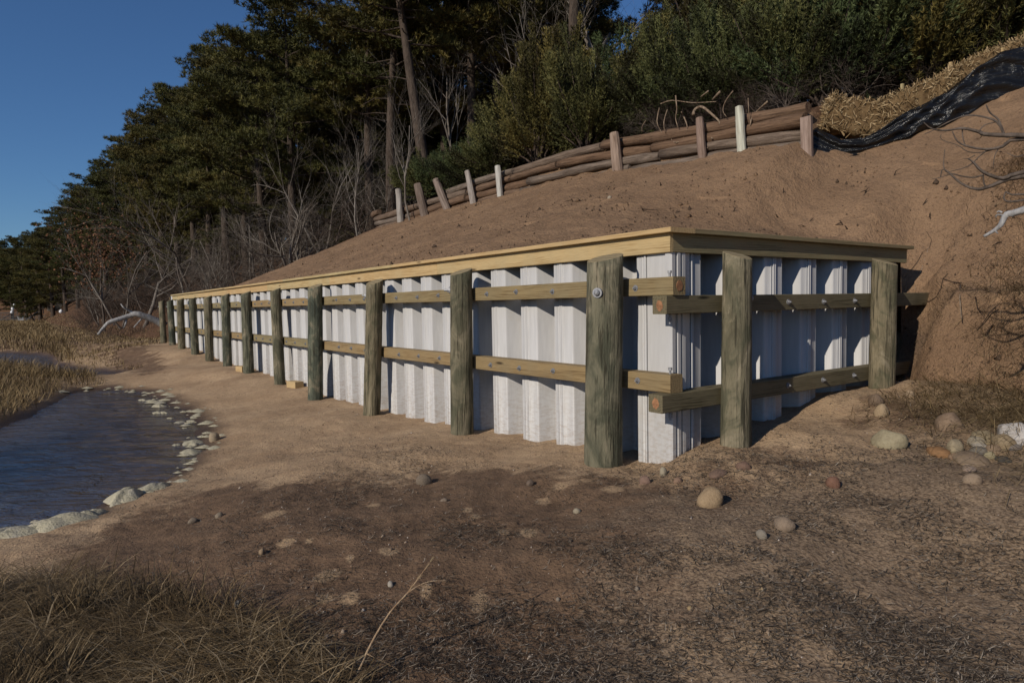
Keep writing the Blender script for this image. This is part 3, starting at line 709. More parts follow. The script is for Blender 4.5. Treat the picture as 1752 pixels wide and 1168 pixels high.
def juniper_meshes(seed, W=2.4, H=2.4, nspray=1500, gap=.16):
    rd = random.Random(seed); mb = MB(); cc = []; aa = []; vv = []
    nb = 30
    for b in range(nb):
        az = rd.uniform(0, 6.28); ell = rd.uniform(.15, 1.0)**.6; el = rd.uniform(.1, 1.35)
        tip = Vector((math.cos(az)*W*.5*math.cos(el)*rd.uniform(.55,1.25), math.sin(az)*W*.5*math.cos(el)*rd.uniform(.55,1.25), H*(gap+(1-gap)*math.sin(el)*rd.uniform(.5,1.2))))
        mid = Vector((tip.x*.45, tip.y*.45, tip.z*.38+rd.uniform(0,.12)))
        pts = [Vector((rd.gauss(0,.1), rd.gauss(0,.1), -.15)), mid*.5, mid, (mid+tip)/2+Vector((0,0,-.03)), tip]
        mb.tube(pts, [.035,.028,.02,.012,.005], 4, False)
        k = nspray//nb; t = rng.uniform(.22, 1.08, k); P = [np.array(x) for x in pts[1:]]
        seg = np.clip(t*3, 0, 2.999); i = seg.astype(int); f = (seg-i)[:, None]; Pa = np.array(P)
        base = Pa[i]*(1-f)+Pa[np.minimum(i+1, 3)]*f
        off = rng.normal(size=(k, 3))*np.array([.19,.19,.15])*(W/2.4)*np.clip(1.2-t, .12, 1)[:, None]
        out = off+np.array([tip.x, tip.y, abs(tip.z)*.8+.4])*.22; out /= np.linalg.norm(out, axis=1)[:, None]
        cc.append(base+off); aa.append(out); bv = rd.uniform(-.1,1.0); vv.append(np.clip(bv+rng.normal(size=k)*.18, 0, 1))
    c = np.concatenate(cc); a = np.concatenate(aa); v = np.concatenate(vv); n = len(c)
    # each spray: leaflets along a short axis
    m = 5; lay = np.linspace(0, 1, m); C = (c[:, None, :]+a[:, None, :]*(lay[None, :, None]*.34)).reshape(-1, 3); A = np.repeat(a, m, 0); VV = np.repeat(v, m)
    V, F, v2 = needles(C, A, 7, .10, .019, .6, VV)
    cr = mesh_np('juniper_foliage', V, F, v2); tr = mb.mesh('juniper_stems', True); cr.materials.append(MT['juniper']); tr.materials.append(MT['twig']); return tr, cr
def bare_mesh(seed, stems, L, r, kids, maxl, spread, up, mat, base=.15, flare=.9, curv=.3):
    rd = random.Random(seed); mb = MB()
    for k in range(stems):
        az = rd.uniform(0, 6.28); d = Vector((math.cos(az)*flare*rd.uniform(.3,1), math.sin(az)*flare*rd.uniform(.3,1), 1)).normalized()
        grow(mb, Vector((rd.gauss(0,base), rd.gauss(0,base), -.12)), d, L*rd.uniform(.7,1.1), r*rd.uniform(.7,1.1), 0, maxl, rd, kids, spread, curv, up)
    m = mb.mesh('bare_branches', True); m.materials.append(MT[mat]); return m
def plant(kind, trunk, crown, loc, rz=0, sc=1, tilt=(0,0), names=('trunk','crown')):
    o = empty(kind, loc); o.rotation_euler = (tilt[0], tilt[1], rz); o.scale = (sc,)*3 if not hasattr(sc, '__len__') else sc
    for nm, me in zip(names, (trunk, crown)):
        c = bpy.data.objects.new(nm, me); col.objects.link(c); c.parent = o
    return o
def gpx(px, r, dz=0):
    d = ray(px, 520); k = r/d[1]; x, y = d[0]*k, d[1]*k
    return Vector((x, y, surf1(x, y)+dz))

# pines
PV = [pine_meshes(1, 11, .36, .0, 2.9), pine_meshes(2, 11.5, .42, .02, 2.6), pine_meshes(3, 10.5, .28, -.01, 3.0), pine_meshes(4, 12, .45, .03, 2.5, limbs=26), pine_meshes(5, 10, .16, .0, 2.8, limbs=30), pine_meshes(6, 9, .22, .0, 2.4, limbs=26)]
pine_lean = pine_meshes(11, 11.5, .46, -.16, 2.9, limbs=26)
special = [(505,27.5,0,1.0,'straight pitch pine with bare lower trunk above the pale multi-stemmed shrub'),
           (985,20,3,1.05,'tall thick-trunked pine rising behind the dense green junipers'),
           (855,26,1,1.05,'slender dark-trunked pine behind the low junipers on the log wall')]
for px, r, v, sc, lb in special:
    tag(plant('pine_tree', *PV[v], gpx(px, r), random.uniform(0, 6), sc), lb, 'pine')
p = gpx(742, 22.0); tag(plant('pine_tree', *pine_lean, p, .0, 1.0), 'leaning pine with a bare grey-brown trunk behind the posts of the log wall', 'pine')
front = [(455,30,2,1.0),(425,33,0,1.0),(392,35,1,1.0),(362,38,4,1.1),(335,41,0,1.05),(308,44,2,1.05),(282,48,1,1.05),(255,52,4,1.15),(230,56,0,1.1),(206,60,2,1.1),
         (182,65,1,1.1),(158,70,4,1.2),(134,75,0,1.1),(112,80,2,1.1),(90,86,4,1.15),(68,93,5,1.3),(44,98,0,1.05),(20,103,4,1.1),(-6,104,2,1.1),(-35,106,0,1.2)]
for px, r, v, sc in front:
    tag(plant('pine_tree', *PV[v], gpx(px, r), random.uniform(0, 6), sc*random.uniform(.95,1.05)), 'dark green pine in the row along the edge of the wooded bluff', 'pine', 'pines along the bluff edge')
back = [(540,36,2,1.0),(575,33,4,.95),(615,37,0,1.0),(655,34,4,.9),(690,38,2,1.0),(640,27,1,1.0),(675,25,3,1.0),(730,33,4,1.0),(765,29,0,1.05),(800,34,2,1.05),(815,25,1,1.0),(840,38,4,1.0),(875,31,0,1.1),(905,27,3,1.0),(930,36,2,1.1),
        (955,28,1,1.05),(1000,33,4,1.0),(480,39,4,1.1),(510,45,0,1.2),(445,46,2,1.2),(410,50,4,1.2),(380,56,0,1.2),(350,60,2,1.2),(320,68,4,1.3),(290,74,0,1.2),(260,80,2,1.3),(225,88,4,1.3),(190,96,0,1.3),(150,104,2,1.3),
        (560,52,2,.9),(610,50,4,.85),(660,48,0,.8),(760,44,4,.75),(860,46,5,.8),(965,44,2,.7),(1160,30,5,.85),(1225,27,5,.95),(1300,25,5,.9),(1390,24,5,.95),(1490,22,5,.95),(1600,21,5,.95),(1700,20,5,1.0),(1790,20,5,.9)]
for px, r, v, sc in back:
    tag(plant('pine_tree', *PV[v], gpx(px, r), random.uniform(0, 6), sc*random.uniform(.94,1.06)), 'pine standing deeper in the wood behind the front trees', 'pine', 'pines deeper in the wood')
YV = pine_meshes(7, 6, .04, .0, 2.3, limbs=34)
for px, r, sc in [(585,41,1.0),(630,43,1.0),(545,41,.9),(500,38,.8),(465,42,1.0),(430,40,.9),(400,43,1.0),(372,44,.9),(345,47,1.0),(318,52,1.0),(290,55,1.0),(262,60,1.1),(238,64,1.1),(212,70,1.1),(188,76,1.2),(165,82,1.2),(140,88,1.2),(118,93,1.2),(95,99,1.2),(72,106,1.3),(48,110,1.3),(25,112,1.3),(2,114,1.3),(-22,116,1.4),(-48,116,1.4),(670,40,1.0),(705,38,.9),(745,38,1.0),(785,40,1.1),(830,42,1.1),(880,40,1.1),(925,42,1.1),(600,30,.6),(690,29,.6)]:
    tag(plant('pine_tree', *YV, gpx(px, r), random.uniform(0, 6), sc), 'young bushy pine with low branches filling the wood between the trunks', 'pine', 'young pines under the wood')
tag(plant('pine_tree', *PV[5], gpx(57, 88), 1.0, (.55,.55,.5), (.0,-.35)), 'small dark pine leaning over the foot of the wooden stairs', 'pine')

# junipers
JV = [juniper_meshes(21), juniper_meshes(22, 2.6, 2.2, 1600), juniper_meshes(23, 2.2, 2.6, 1500), juniper_meshes(24, 2.8, 1.8, 1600, .08)]
jl = [(925,15.6,0,1.0),(1008,14.6,2,.95),(880,17.2,1,.9),(965,17,0,1.25),(1120,14.8,1,.95),(1060,16.5,0,1.0)]
for px, r, v, sc in jl:
    tag(plant('juniper', *JV[v], gpx(px, r), random.uniform(0, 6), sc, names=('stems','foliage')), 'dense blue-green juniper spilling over the old log wall beside its bark-topped post', 'juniper', 'junipers over the middle of the log wall')
for px, r, v, sc in [(738,20.6,3,.72),(780,19.8,3,.75),(825,18.6,3,.75),(868,17.6,3,.75)]:
    tag(plant('juniper', *JV[v], gpx(px, r), random.uniform(0, 6), sc, names=('stems','foliage')), 'low spreading juniper draped over the leaning posts of the log wall', 'juniper', 'low junipers over the leaning posts')
for px, r, v, sc in [(1150,13.4,1,.85),(1205,12.9,0,.85),(1272,12.4,1,.9),(1340,11.7,2,.9),(1410,11.3,0,.95),(1482,11.15,1,.95),(1560,11.1,2,1.0),(1635,10.95,0,1.0),(1715,10.8,1,1.0),(1800,10.7,2,1.0),
                     (1150,18,0,1.2),(1235,17,2,1.6),(1320,16,0,1.7),(1410,15.3,2,1.75),(1510,14.8,0,1.8),(1610,14.3,2,1.8),(1710,14,0,1.8),(1810,13.5,2,1.8),(1085,20,1,1.0)]:
    tag(plant('juniper', *JV[v], gpx(px, r), random.uniform(0, 6), sc, names=('stems','foliage')), 'tall bushy juniper in the thicket above the straw bales', 'juniper', 'junipers in the thicket above the bales')

# bare shrubs and trees
big = bare_mesh(31, 7, 2.6, .085, (6, 5, 4), 3, .85, .04, 'greybark', .1, 1.6, .38)
tag(obj('bare_shrub', big, None, None, gpx(497, 24.2), (0,0,.6), 1.0), 'pale grey multi-stemmed bare shrub spreading above the bare dirt slope', 'shrub')
SV = [bare_mesh(41, 7, 1.9, .03, (5,5,4), 3, 1.0, .0, 'twigr', .3, 1.3, .45), bare_mesh(42, 9, 1.6, .024, (5,5,4), 3, 1.1, .0, 'twig', .4, 1.6, .45), bare_mesh(43, 4, 2.4, .04, (5,5,4), 3, .75, .06, 'greybark', .2), bare_mesh(44, 10, 1.3, .018, (5,5,3), 3, .9, .03, 'twig', .5, 1.3)]
rs = random.Random(5)
for i in range(30):
    px = rs.uniform(330, 700); r = rs.uniform(23, 34) if px < 600 else rs.uniform(20, 30)
    v = rs.choice((0,1,1,2,3,3)); q = gpx(px, r); s_, w_ = xy2sw(q.x, q.y)
    if w_ < (6.0 if s_ < 17.5 else 3.4): r += 4.5; 
    tag(obj('bare_shrub', SV[v], None, None, gpx(px, r), (0,0,rs.uniform(0,6)), rs.uniform(.8,1.35)), 'tangled bare brown shrub in the undergrowth below the pines', 'shrub', 'bare shrubs below the pines')
for i in range(30):
    px = rs.uniform(130, 340); r = rs.uniform(27, 34)+(340-px)*.11
    v = rs.choice((0,1,1,2,3,3))
    tag(obj('bare_shrub', SV[v], None, None, gpx(px, r), (0,0,rs.uniform(0,6)), rs.uniform(.9,1.5)), 'bare grey-brown shrub beyond the far end of the bulkhead', 'shrub', 'bare shrubs beyond the bulkhead')
for px, r, s_ in [(1130,12.9,.42),(1165,12.5,.45),(1200,12.2,.42),(1235,11.8,.42),(1275,11.5,.4),(1310,11.2,.4),(1345,10.9,.38),(1440,10.9,.4),(1520,10.75,.4),(1600,10.6,.42),(1140,15.8,1.0),(1210,15.2,1.0),(1255,14.2,.9),(1320,13.4,.8),(1490,11.5,.7),(1560,11.3,.7),(1640,10.8,.7),(1180,21,1.7),(1270,19,1.6),(1100,22,1.6),(1400,18,1.5)]:
    tag(obj('bare_shrub', SV[rs.choice((0,1,3))], None, None, gpx(px, r), (0,0,rs.uniform(0,6)), s_), 'bare brown twiggy shrub among the junipers above the log wall', 'shrub', 'bare shrubs among the junipers')
TV = [bare_mesh(51, 1, 7.0, .11, (9,6,4), 3, .75, .10, 'greybark', .02, .2, .34), bare_mesh(52, 2, 4.2, .06, (8,5,4), 3, .7, .10, 'greybark', .05, .5, .36), bare_mesh(53, 1, 3.2, .035, (8,5,4), 3, .6, .10, 'greybark', .02, .15, .3)]
for px, r, v, sc, lb in [(1037,18.5,0,1.15,'pale bare tree forking against the open sky behind the junipers'),(245,34,0,.85,'pale grey bare tree with level limbs near the far end of the bulkhead'),
        (205,38,1,1.1,'thin pale double-stemmed tree among the far shrubs'),(617,22.5,2,1.05,'slim pale sapling left of the log wall on the dirt crest'),
        (708,19.3,2,1.0,'thin whitish dead sapling beside the leaning pine trunk'),(632,31,0,1.1,'slender grey bare tree in a gap between the pines'),(555,26,1,.9,'grey bare double-stemmed tree right of the straight pine'),
        (430,31,1,1.0,'pale bare double-stemmed tree deep under the dark pines'),(330,36,0,.8,'grey bare tree in the shade left of the dirt slope'),(790,24,2,1.6,'tall thin bare tree between the pines above the low junipers'),(925,22,1,1.2,'bare forked tree between the two thick pine trunks')]:
    tag(obj('bare_tree', TV[v], None, None, gpx(px, r), (0,0,rs.uniform(0,6)), sc), lb, 'tree')
# oak with rusty leaves
tr = bare_mesh(54, 1, 4.6, .08, (8,5,4), 3, .8, .08, 'twigr', .02, .15, .2)
c = rng.normal(size=(900, 3))*np.array([1.0,1.0,.9])+np.array([0,0,4.2]); Vn, Fn, vn = needles(c, rng.normal(size=(900,3))*.5, 3, .13, .09, 1.0)
lm = mesh_np('rusty_leaves', Vn, Fn, vn); lm.materials.append(MT['dead'])
tag(plant('oak_sapling', tr, lm, gpx(178, 41), 1.0, 1.15, names=('trunk','leaves')), 'oak sapling still holding rusty brown leaves before the dark pines', 'tree')

# ---------------------------------------------------------------- old log wall
logwall = empty('log_retaining_wall', WP(9, LOG_W, surf1(*sw2xy(9, LOG_W-.1))))
tag(logwall, 'old weathered log retaining wall of stacked poles along the top of the dirt slope', 'retaining wall')
def log_mesh(L, r, seed):
    rd = random.Random(seed); m = MB(); n = max(4, int(L/.35)); ph = rd.uniform(0, 6)
    pts = [(L*i/n, .02*math.sin(ph+i*.7), .022*math.sin(ph*2+i*.5)) for i in range(n+1)]
    m.tube(pts, [r*(1+.10*math.sin(ph+i*1.3))*(1 if 0 < i < n else .93) for i in range(n+1)], 11, True, .5, .11)
    me = m.mesh('log'); me.polygons.foreach_set('use_smooth', [len(p.vertices) == 4 for p in me.polygons]); me.materials.append(MT['log']); return me
lr = random.Random(9)
def wall_base(s): return surf1(*sw2xy(s, LOG_W-.22))
for row in range(4):
    s = 1.95+row*.0; k = 0
    smax = 17.3-(.15*row if row < 3 else .0)
    while s < smax-.4:
        L = min(lr.uniform(2.6, 4.4), smax-s)
        skip = (row == 3 and (10 < s < 14)) or (row == 1 and 5.4 < s < 7.8 and False)
        if not skip and L > .3:
            r = lr.uniform(.085, .104)
            z0 = wall_base(s)+.04+row*.182; z1 = wall_base(s+L)+.04+row*.182
            o = obj('log', log_mesh(L, r, lr.randint(0, 9999)), None, logwall, WP(s, LOG_W+.02*row+lr.uniform(-.025,.025), z0))
            o.rotation_euler = (lr.uniform(0,6)*0, -math.atan2(z1-z0, L), PHI1)
        s += L+lr.uniform(.01, .06)
def post_mesh(h, r, seed, square=False, tip=True):
    rd = random.Random(seed); m = MB(); n = 4 if square else 11
    if square: m.box((-r*.9, -r*.35, -.4), (r*.9, r*.35, h))
    else:
        m.tube([(0,0,-.4),(0,0,h*.4),(.008,0,h*.8),(.005,.004,h)], [r*1.02, r, r*.96, r*.88], n, True, .5, .07)
        m.tube([(.005,.004,h-.01),(.008,.004,h+.012)], [r*.86, r*.45], n, True, .5, .12)
    return m.mesh('post')
posts = [ # px base, py base, px top, py top, width px, colour, label
 (686,378,681,324,11,(.36,.33,.30),'leaning grey post with whitened top'), (727,365,714,316,15,(.17,.13,.105),'thick brown leaning post'), (765,355,745,308,13,(.23,.18,.15),'strongly leaning brown post'),
 (810,338,799,293,11,(.33,.29,.26),'pale weathered post half hidden by juniper'), (856,335,851,284,11,(.48,.46,.42),'whitish split post under a juniper bough'),
 (1057,291,1050,228,18,(.30,.22,.17),'brown cracked post with red torn bark top'), (1202,277,1196,202,14,(.24,.17,.135),'red-brown post with bluish weathered top'), (1269,261,1264,183,14,(.52,.51,.42),'tall whitish lichen-pale post')]
for i, (bx, by, tx, ty, wp, c, lb) in enumerate(posts):
    B = on_w(bx, by, LOG_W-.17); T = on_w(tx, ty, LOG_W-.17); B, T = Vector(B), Vector(T)
    zb = surf1(B.x, B.y); B.z = min(B.z, zb+.0) if abs(B.z-zb) > .25 else zb
    h = (T-B).length; dist = math.hypot(B.x, B.y); r = wp*dist/F_PX/2
    o = obj('post', post_mesh(h, r, i), MT['oldpost'], logwall, B); o.color = (*c, 1); o['label'] = lb
    o.rotation_euler = Vector((0,0,1)).rotation_difference((T-B).normalized()).to_euler()
B = Vector(on_w(1381, 240, LOG_W-.1)); o = obj('post', post_mesh(.5, .085, 40, True), MT['oldpost'], logwall, (B.x, B.y, surf1(B.x, B.y))); o.color = (.30,.22,.18,1); o.rotation_euler = (0, .03, PHI1+.1); o['label'] = 'flat reddish plank post at the near end'
# boards and broken wood at the far end of the log wall
B = hit(582, 398); o = obj('post_stub', post_mesh(.42, .075, 51), MT['oldpost'], None, B); o.color = (.46,.44,.40,1); tag(o, 'short whitish post stub standing alone left of the log wall', 'post')
for i, (px, py, L, rz, tl) in enumerate([(697,302,.55,.5,-.5),(688,318,.6,2.2,.15),(610,360,.7,1.1,.3),(596,392,.6,.3,.1),(700,345,.9,.2,-.35)]):
    B = hit(px, py); m = MB(); m.box((-L/2,-.07,-.03),(L/2,.07,.03)); o = obj('plank_scrap', m.mesh('plank_scrap'), MT['oldpost'], None, B+Vector((0,0,.10)), (tl*.3, tl, rz)); o.color = (.20,.155,.115,1)
    tag(o, 'weathered scrap of plank lying by the far end of the log wall', 'plank', 'plank scraps by the log wall')
# pale roots
def px_tube(name, pts, r0, r1, w=None, depth=None, mat='root', n=7, jit=.04):
    P = []
    for i, (x, y) in enumerate(pts):
        if w is not None: q = Vector(on_w(x, y, w+random.uniform(-jit, jit)))
        else: q = at_depth(x, y, (depth if not hasattr(depth, '__len__') else depth[0]+(depth[1]-depth[0])*i/(len(pts)-1))+random.uniform(-jit, jit))
        P.append(q)
    S = []                                                     # catmull-rom
    for i in range(len(P)-1):
        a, b, c, d = P[max(0,i-1)], P[i], P[i+1], P[min(len(P)-1,i+2)]
        for t in (0,.33,.66): S.append(.5*((2*b)+(c-a)*t+(2*a-5*b+4*c-d)*t*t+(3*b-a-3*c+d)*t**3))
    S.append(P[-1]); m = MB(); k = len(S)
    m.tube(S, [r0+(r1-r0)*i/(k-1) for i in range(k)], n, True, random.random(), .08)
    return m.mesh(name, True), S
roots = [([(1186,196),(1190,187),(1201,183),(1217,195),(1231,209),(1230,221)],.040,.022,'thick pale arched root behind the bluish-topped post'),([(1156,164),(1158,187),(1156,203),(1160,218)],.018,.010,None),([(1166,192),(1169,198),(1176,218),(1169,236),(1158,244),(1149,239),(1151,228)],.018,.012,'pale hooked root curling down over the logs'),
         ([(1128,185),(1124,208),(1130,223),(1137,236)],.015,.009,None),([(1142,187),(1136,208),(1137,223),(1141,231)],.014,.008,None),([(1254,156),(1241,174),(1237,190),(1243,200)],.015,.009,None),
         ([(1313,174),(1291,195),(1284,210),(1286,226),(1295,244),(1311,258)],.020,.011,'long twisted pale root in front of the whitish post'),([(1217,236),(1230,241),(1241,237)],.022,.014,None),([(1232,157),(1219,171)],.030,.026,None),([(1212,156),(1199,166)],.022,.018,None),([(1210,254),(1213,244),(1232,243),(1243,242)],.012,.010,None),
         ([(1130,178),(1150,172),(1185,176),(1225,174)],.014,.010,None),([(1258,205),(1262,230),(1259,245),(1262,256)],.010,.006,None),([(1280,168),(1281,190),(1283,210)],.010,.008,None),([(1105,206),(1098,218),(1099,226)],.012,.008,None)]
for pts, r0, r1, lb in roots:
    me, _ = px_tube('root', pts, r0*.72, r1*.6, LOG_W-.02, jit=.09); o = obj('root', me, MT['root'])
    tag(o, lb or 'thin pale root dangling above the stacked logs', 'root', None if lb else 'thin pale roots above the logs')

# ---------------------------------------------------------------- straw bales and silt fence
LA, LB = np.array([1.85, 5.55]), np.array([-.6, 7.75]); LD = (LB-LA)/np.linalg.norm(LB-LA)
def bale_mesh(L, Wd, H, seed):
    n = (14, 7, 7); V = []; F = []; idx = {}
    r2 = np.random.default_rng(seed)
    def vid(i, j, k):
        if (i,j,k) not in idx:
            u, v, w_ = i/n[0]*2-1, j/n[1]*2-1, k/n[2]*2-1; q = 1-.05*(abs(u*v)+abs(v*w_)+abs(u*w_))
            band = 1-.06*math.exp(-((abs(u)-.35)/.06)**2)
            idx[(i,j,k)] = len(V); V.append((u*L/2*q+r2.normal()*.008, v*Wd/2*q*band+r2.normal()*.012, (w_*H/2*q*band)+H/2+r2.normal()*.012))
        return idx[(i,j,k)]
    for a in range(n[0]):
        for b in range(n[1]):
            F.append((vid(a,b,0),vid(a,b+1,0),vid(a+1,b+1,0),vid(a+1,b,0))); F.append((vid(a,b,n[2]),vid(a+1,b,n[2]),vid(a+1,b+1,n[2]),vid(a,b+1,n[2])))
        for c_ in range(n[2]):
            F.append((vid(a,0,c_),vid(a+1,0,c_),vid(a+1,0,c_+1),vid(a,0,c_+1))); F.append((vid(a,n[1],c_),vid(a,n[1],c_+1),vid(a+1,n[1],c_+1),vid(a+1,n[1],c_)))
    for b in range(n[1]):
        for c_ in range(n[2]):
            F.append((vid(0,b,c_),vid(0,b,c_+1),vid(0,b+1,c_+1),vid(0,b+1,c_))); F.append((vid(n[0],b,c_),vid(n[0],b+1,c_),vid(n[0],b+1,c_+1),vid(n[0],b,c_+1)))
    core = mesh_np('bale', V, F, r2.uniform(.0,.30,len(V)), True)  # core coloured darker than the loose straw, painted-in shade between the stalks
    N = 3600; face = r2.integers(0, 5, N); u, v = r2.uniform(-1,1,N), r2.uniform(-1,1,N); P = np.zeros((N,3)); D = np.zeros((N,3))
    for i in range(N):
        f = face[i]
        if f == 0: P[i] = (u[i]*L/2, v[i]*Wd/2, H); D[i] = (0,0,1)
        elif f in (1,2): sgn = 1 if f == 1 else -1; P[i] = (u[i]*L/2, sgn*Wd/2, (v[i]*.5+.5)*H); D[i] = (0,sgn,0)
        else: sgn = 1 if f == 3 else -1; P[i] = (sgn*L/2, u[i]*Wd/2, (v[i]*.5+.5)*H); D[i] = (sgn,0,0)
    d = D*.25+r2.normal(size=(N,3))*np.array([.9,.6,.7]); d /= np.linalg.norm(d,axis=1)[:,None]; l = r2.uniform(.03,.10,(N,1)); side = np.cross(d, r2.normal(size=(N,3))); side /= np.linalg.norm(side,axis=1)[:,None]
    P -= D*.012; w_ = .0042
    VV = np.stack([P-side*w_, P+side*w_, P+d*l+side*w_, P+d*l-side*w_],1).reshape(-1,3); vv = np.repeat(r2.uniform(.2,1,N),4)
    st = mesh_np('loose_straw', VV, np.arange(4*N).reshape(-1,4), vv)
    core.materials.append(MT['straw']); st.materials.append(MT['straw']); return core, st
bvar = [bale_mesh(.92,.42,.42,1), bale_mesh(.95,.42,.44,2)]
bl = ['loose frayed straw bale at the flat plank post','straw bale in the middle of the bale row, stakes behind it','straw bale where the black fence rises, uphill end of the row','straw bale hidden mostly behind the standing black fence']
phi_b = math.atan2(*(np.array(sw2xy(*LB))-np.array(sw2xy(*LA)))[::-1])
for i in range(3):
    q = LA+LD*(.36+i*.93)+np.array([.10,.22]); x, y = sw2xy(*q)
    zf = min(surf1(*sw2xy(*(q+LD*k))) for k in (-.4,0,.4))
    sl = math.atan2(surf1(*sw2xy(*(q+LD*.4)))-surf1(*sw2xy(*(q-LD*.4))), .8)
    o = empty('straw_bale', (x, y, surf1(x, y)+.02)); o.scale = (1.05,1.1,1.18); o.rotation_euler = (0, -sl, phi_b+random.uniform(-.06,.06))
    for nm, me in zip(('bale_core','loose_straw'), bvar[i % 2]): c_ = bpy.data.objects.new(nm, me); col.objects.link(c_); c_.parent = o
    tag(o, bl[i], 'bale')
for i, t in enumerate((1.0, 1.65)):
    q = LA+LD*t+np.array([.22,.56]); x, y = sw2xy(*q); m = MB(); m.box((-.018,-.018,-.3),(.018,.018,.56+.02*i)); o = obj('wooden_stake', m.mesh('stake'), MT['cap'], None, (x, y, surf1(x, y)), (.05,-.04,.4))
    tag(o, 'small pale wooden stake sticking up behind the straw bales', 'stake', 'stakes behind the bales')
fence_root = empty('silt_fence', WP(.2, 6.1, surf1(*sw2xy(.2, 6.1))))
tag(fence_root, 'black plastic silt fence, upright uphill and collapsed into a twisted strip by the bales', 'silt fence')
def on_line(px, py, A, B):
    r = ray(px, py); x0, y0 = sw2xy(*A); x1, y1 = sw2xy(*B); k, t_ = np.linalg.solve(np.array([[r[0], x0-x1], [r[1], y0-y1]]), [x0, y0]); return Vector((k*r[0], k*r[1], k*r[2]+EYE))
def silt():
    top = [(1900,60),(1800,76),(1752,82),(1712,86),(1660,128),(1600,166),(1530,205),(1480,236),(1440,240),(1415,225),(1398,214),(1384,224)]
    bot = [(1900,150),(1800,158),(1752,163),(1700,172),(1640,186),(1600,202),(1560,228),(1500,256),(1450,271),(1418,271),(1392,268),(1374,262)]
    def interp(P, n):
        P = np.array(P, float); d = np.r_[0, np.cumsum(np.hypot(*np.diff(P, axis=0).T))]; t = np.linspace(0, d[-1], n)
        return np.stack([np.interp(t, d, P[:, 0]), np.interp(t, d, P[:, 1])], -1)
    n, mrow = 130, 18; T, Bt = interp(top, n), interp(bot, n); V = []
    for i in range(n):
        f = i/(n-1); Bp = on_line(*Bt[i], (1.9,5.35), (-.6,7.6)); Tp = on_line(*T[i], (1.9,5.42), (-.6,7.67)); Bp.z = min(Bp.z, surf1(Bp.x, Bp.y)+.04)
        for k in range(mrow+1):
            g = k/mrow; P = Bp.lerp(Tp, g)
            out = -Vector((P.x, P.y, 0)).normalized()
            am = .035*(1-.5*(f < .3))
            fold = am*(1-2*abs(math.sin(g*5.5+f*7+2.2*math.sin(f*11))))+.022*(1-2*abs(math.sin(g*11-f*19)))+.03*fbm(np.array([f*26]), np.array([g*5]), 3, 7)[0]*2
            fold += .05*math.sin(g*math.pi)*min(1, max(0, (f-.28)*5))
            P = P+out*fold*(1 if f > .12 else .45)+Vector((0,0,.02*math.sin(f*31)*g)); V.append(P-fence_root.location)
    F = [(i*(mrow+1)+k, i*(mrow+1)+k+1, (i+1)*(mrow+1)+k+1, (i+1)*(mrow+1)+k) for i in range(n-1) for k in range(mrow)]
    me = bpy.data.meshes.new('fabric'); me.from_pydata(V, [], F); me.polygons.foreach_set('use_smooth', [True]*len(F)); me.update(); return me
fab = obj('fabric', silt(), MT['black'], fence_root); md = fab.modifiers.new('thick', 'SOLIDIFY'); md.thickness = .004
for px, py in ((1712, 172), (1900, 150)):
    B = on_line(px, py, (1.9,5.5), (-.6,7.75)); m = MB(); m.box((-.02,-.02,-.35),(.02,.02,.72)); o = obj('stake', m.mesh('stake'), MT['cap'], fence_root, B, (0,.02,.3))
# ---------------------------------------------------------------- bare branches reaching in from the right bank
def P4(pts): return [(1560+x/4.172, 160+y/4.172) for x, y in pts]
D0 = 5.6
tb = at_depth(1990, 420, D0+.5); tb.z = surf1(tb.x, tb.y)
rt = empty('bare_tree', tb); tag(rt, 'leafless tree on the right bank reaching dark twigs in front of the slope', 'tree')
hub = at_depth(1960, 250, D0+.3)
m = MB(); m.tube([tb-rt.location-Vector((0,0,.3)), tb.lerp(hub, .5)-rt.location+Vector((.05,0,0)), hub-rt.location, hub-rt.location+Vector((.15,.1,1.4))], [.10,.085,.065,.03], 9, True, .5, .05)
obj('trunk', m.mesh('trunk', True), MT['twigr'], rt)
brs = [([(1660,330),(800,300),(660,298),(520,290),(470,270),(360,248),(240,265),(140,250),(85,205)],.020,.003),([(660,300),(610,205),(500,165),(380,160),(250,210),(160,260),(90,290)],.008,.0025),([(1650,420),(800,325),(650,378),(545,398),(420,382),(330,345),(290,270)],.016,.003),
       ([(545,398),(480,450),(400,520),(260,560)],.006,.0025),([(1650,440),(800,590),(690,610),(530,672),(450,680),(350,640),(230,540),(205,600)],.020,.003),([(1650,420),(800,560),(650,605),(510,560),(440,490),(400,465)],.020,.004),
       ([(510,580),(430,600),(300,575),(230,540),(235,400)],.006,.0025),([(530,80),(560,140),(620,190),(660,300)],.004,.007),([(1500,600),(800,720),(670,700)],.012,.004),([(670,700),(665,762),(800,762),(1500,640)],.004,.010),
       ([(360,248),(365,320),(385,375)],.004,.003),([(620,390),(590,450),(580,540)],.004,.002),([(510,580),(515,640),(535,672)],.005,.005),([(450,440),(410,462),(370,465)],.004,.002),([(290,570),(200,600),(145,610)],.003,.002),([(800,440),(740,450),(680,425)],.005,.002),([(210,290),(215,330),(330,370),(400,415),(500,420),(620,390)],.002,.004),([(480,270),(520,225),(600,205)],.004,.003)]
for pts, r0, r1 in brs:
    me, _ = px_tube('branch', P4(pts), r0, r1, None, D0, 'twigr', 5, .02); me.transform(Matrix.Translation(-rt.location)); obj('branch', me, MT['twigr'], rt)
me, _ = px_tube('broken_limb', P4([(1600,520),(800,830),(680,860),(640,930),(600,970),(515,1020)]),   .026, .010, None, D0-.2, 'deadwood', 8, .01); me.transform(Matrix.Translation(-rt.location))
o = obj('broken_limb', me, MT['deadwood'], rt); o['label'] = 'pale grey broken limb with a torn tip'
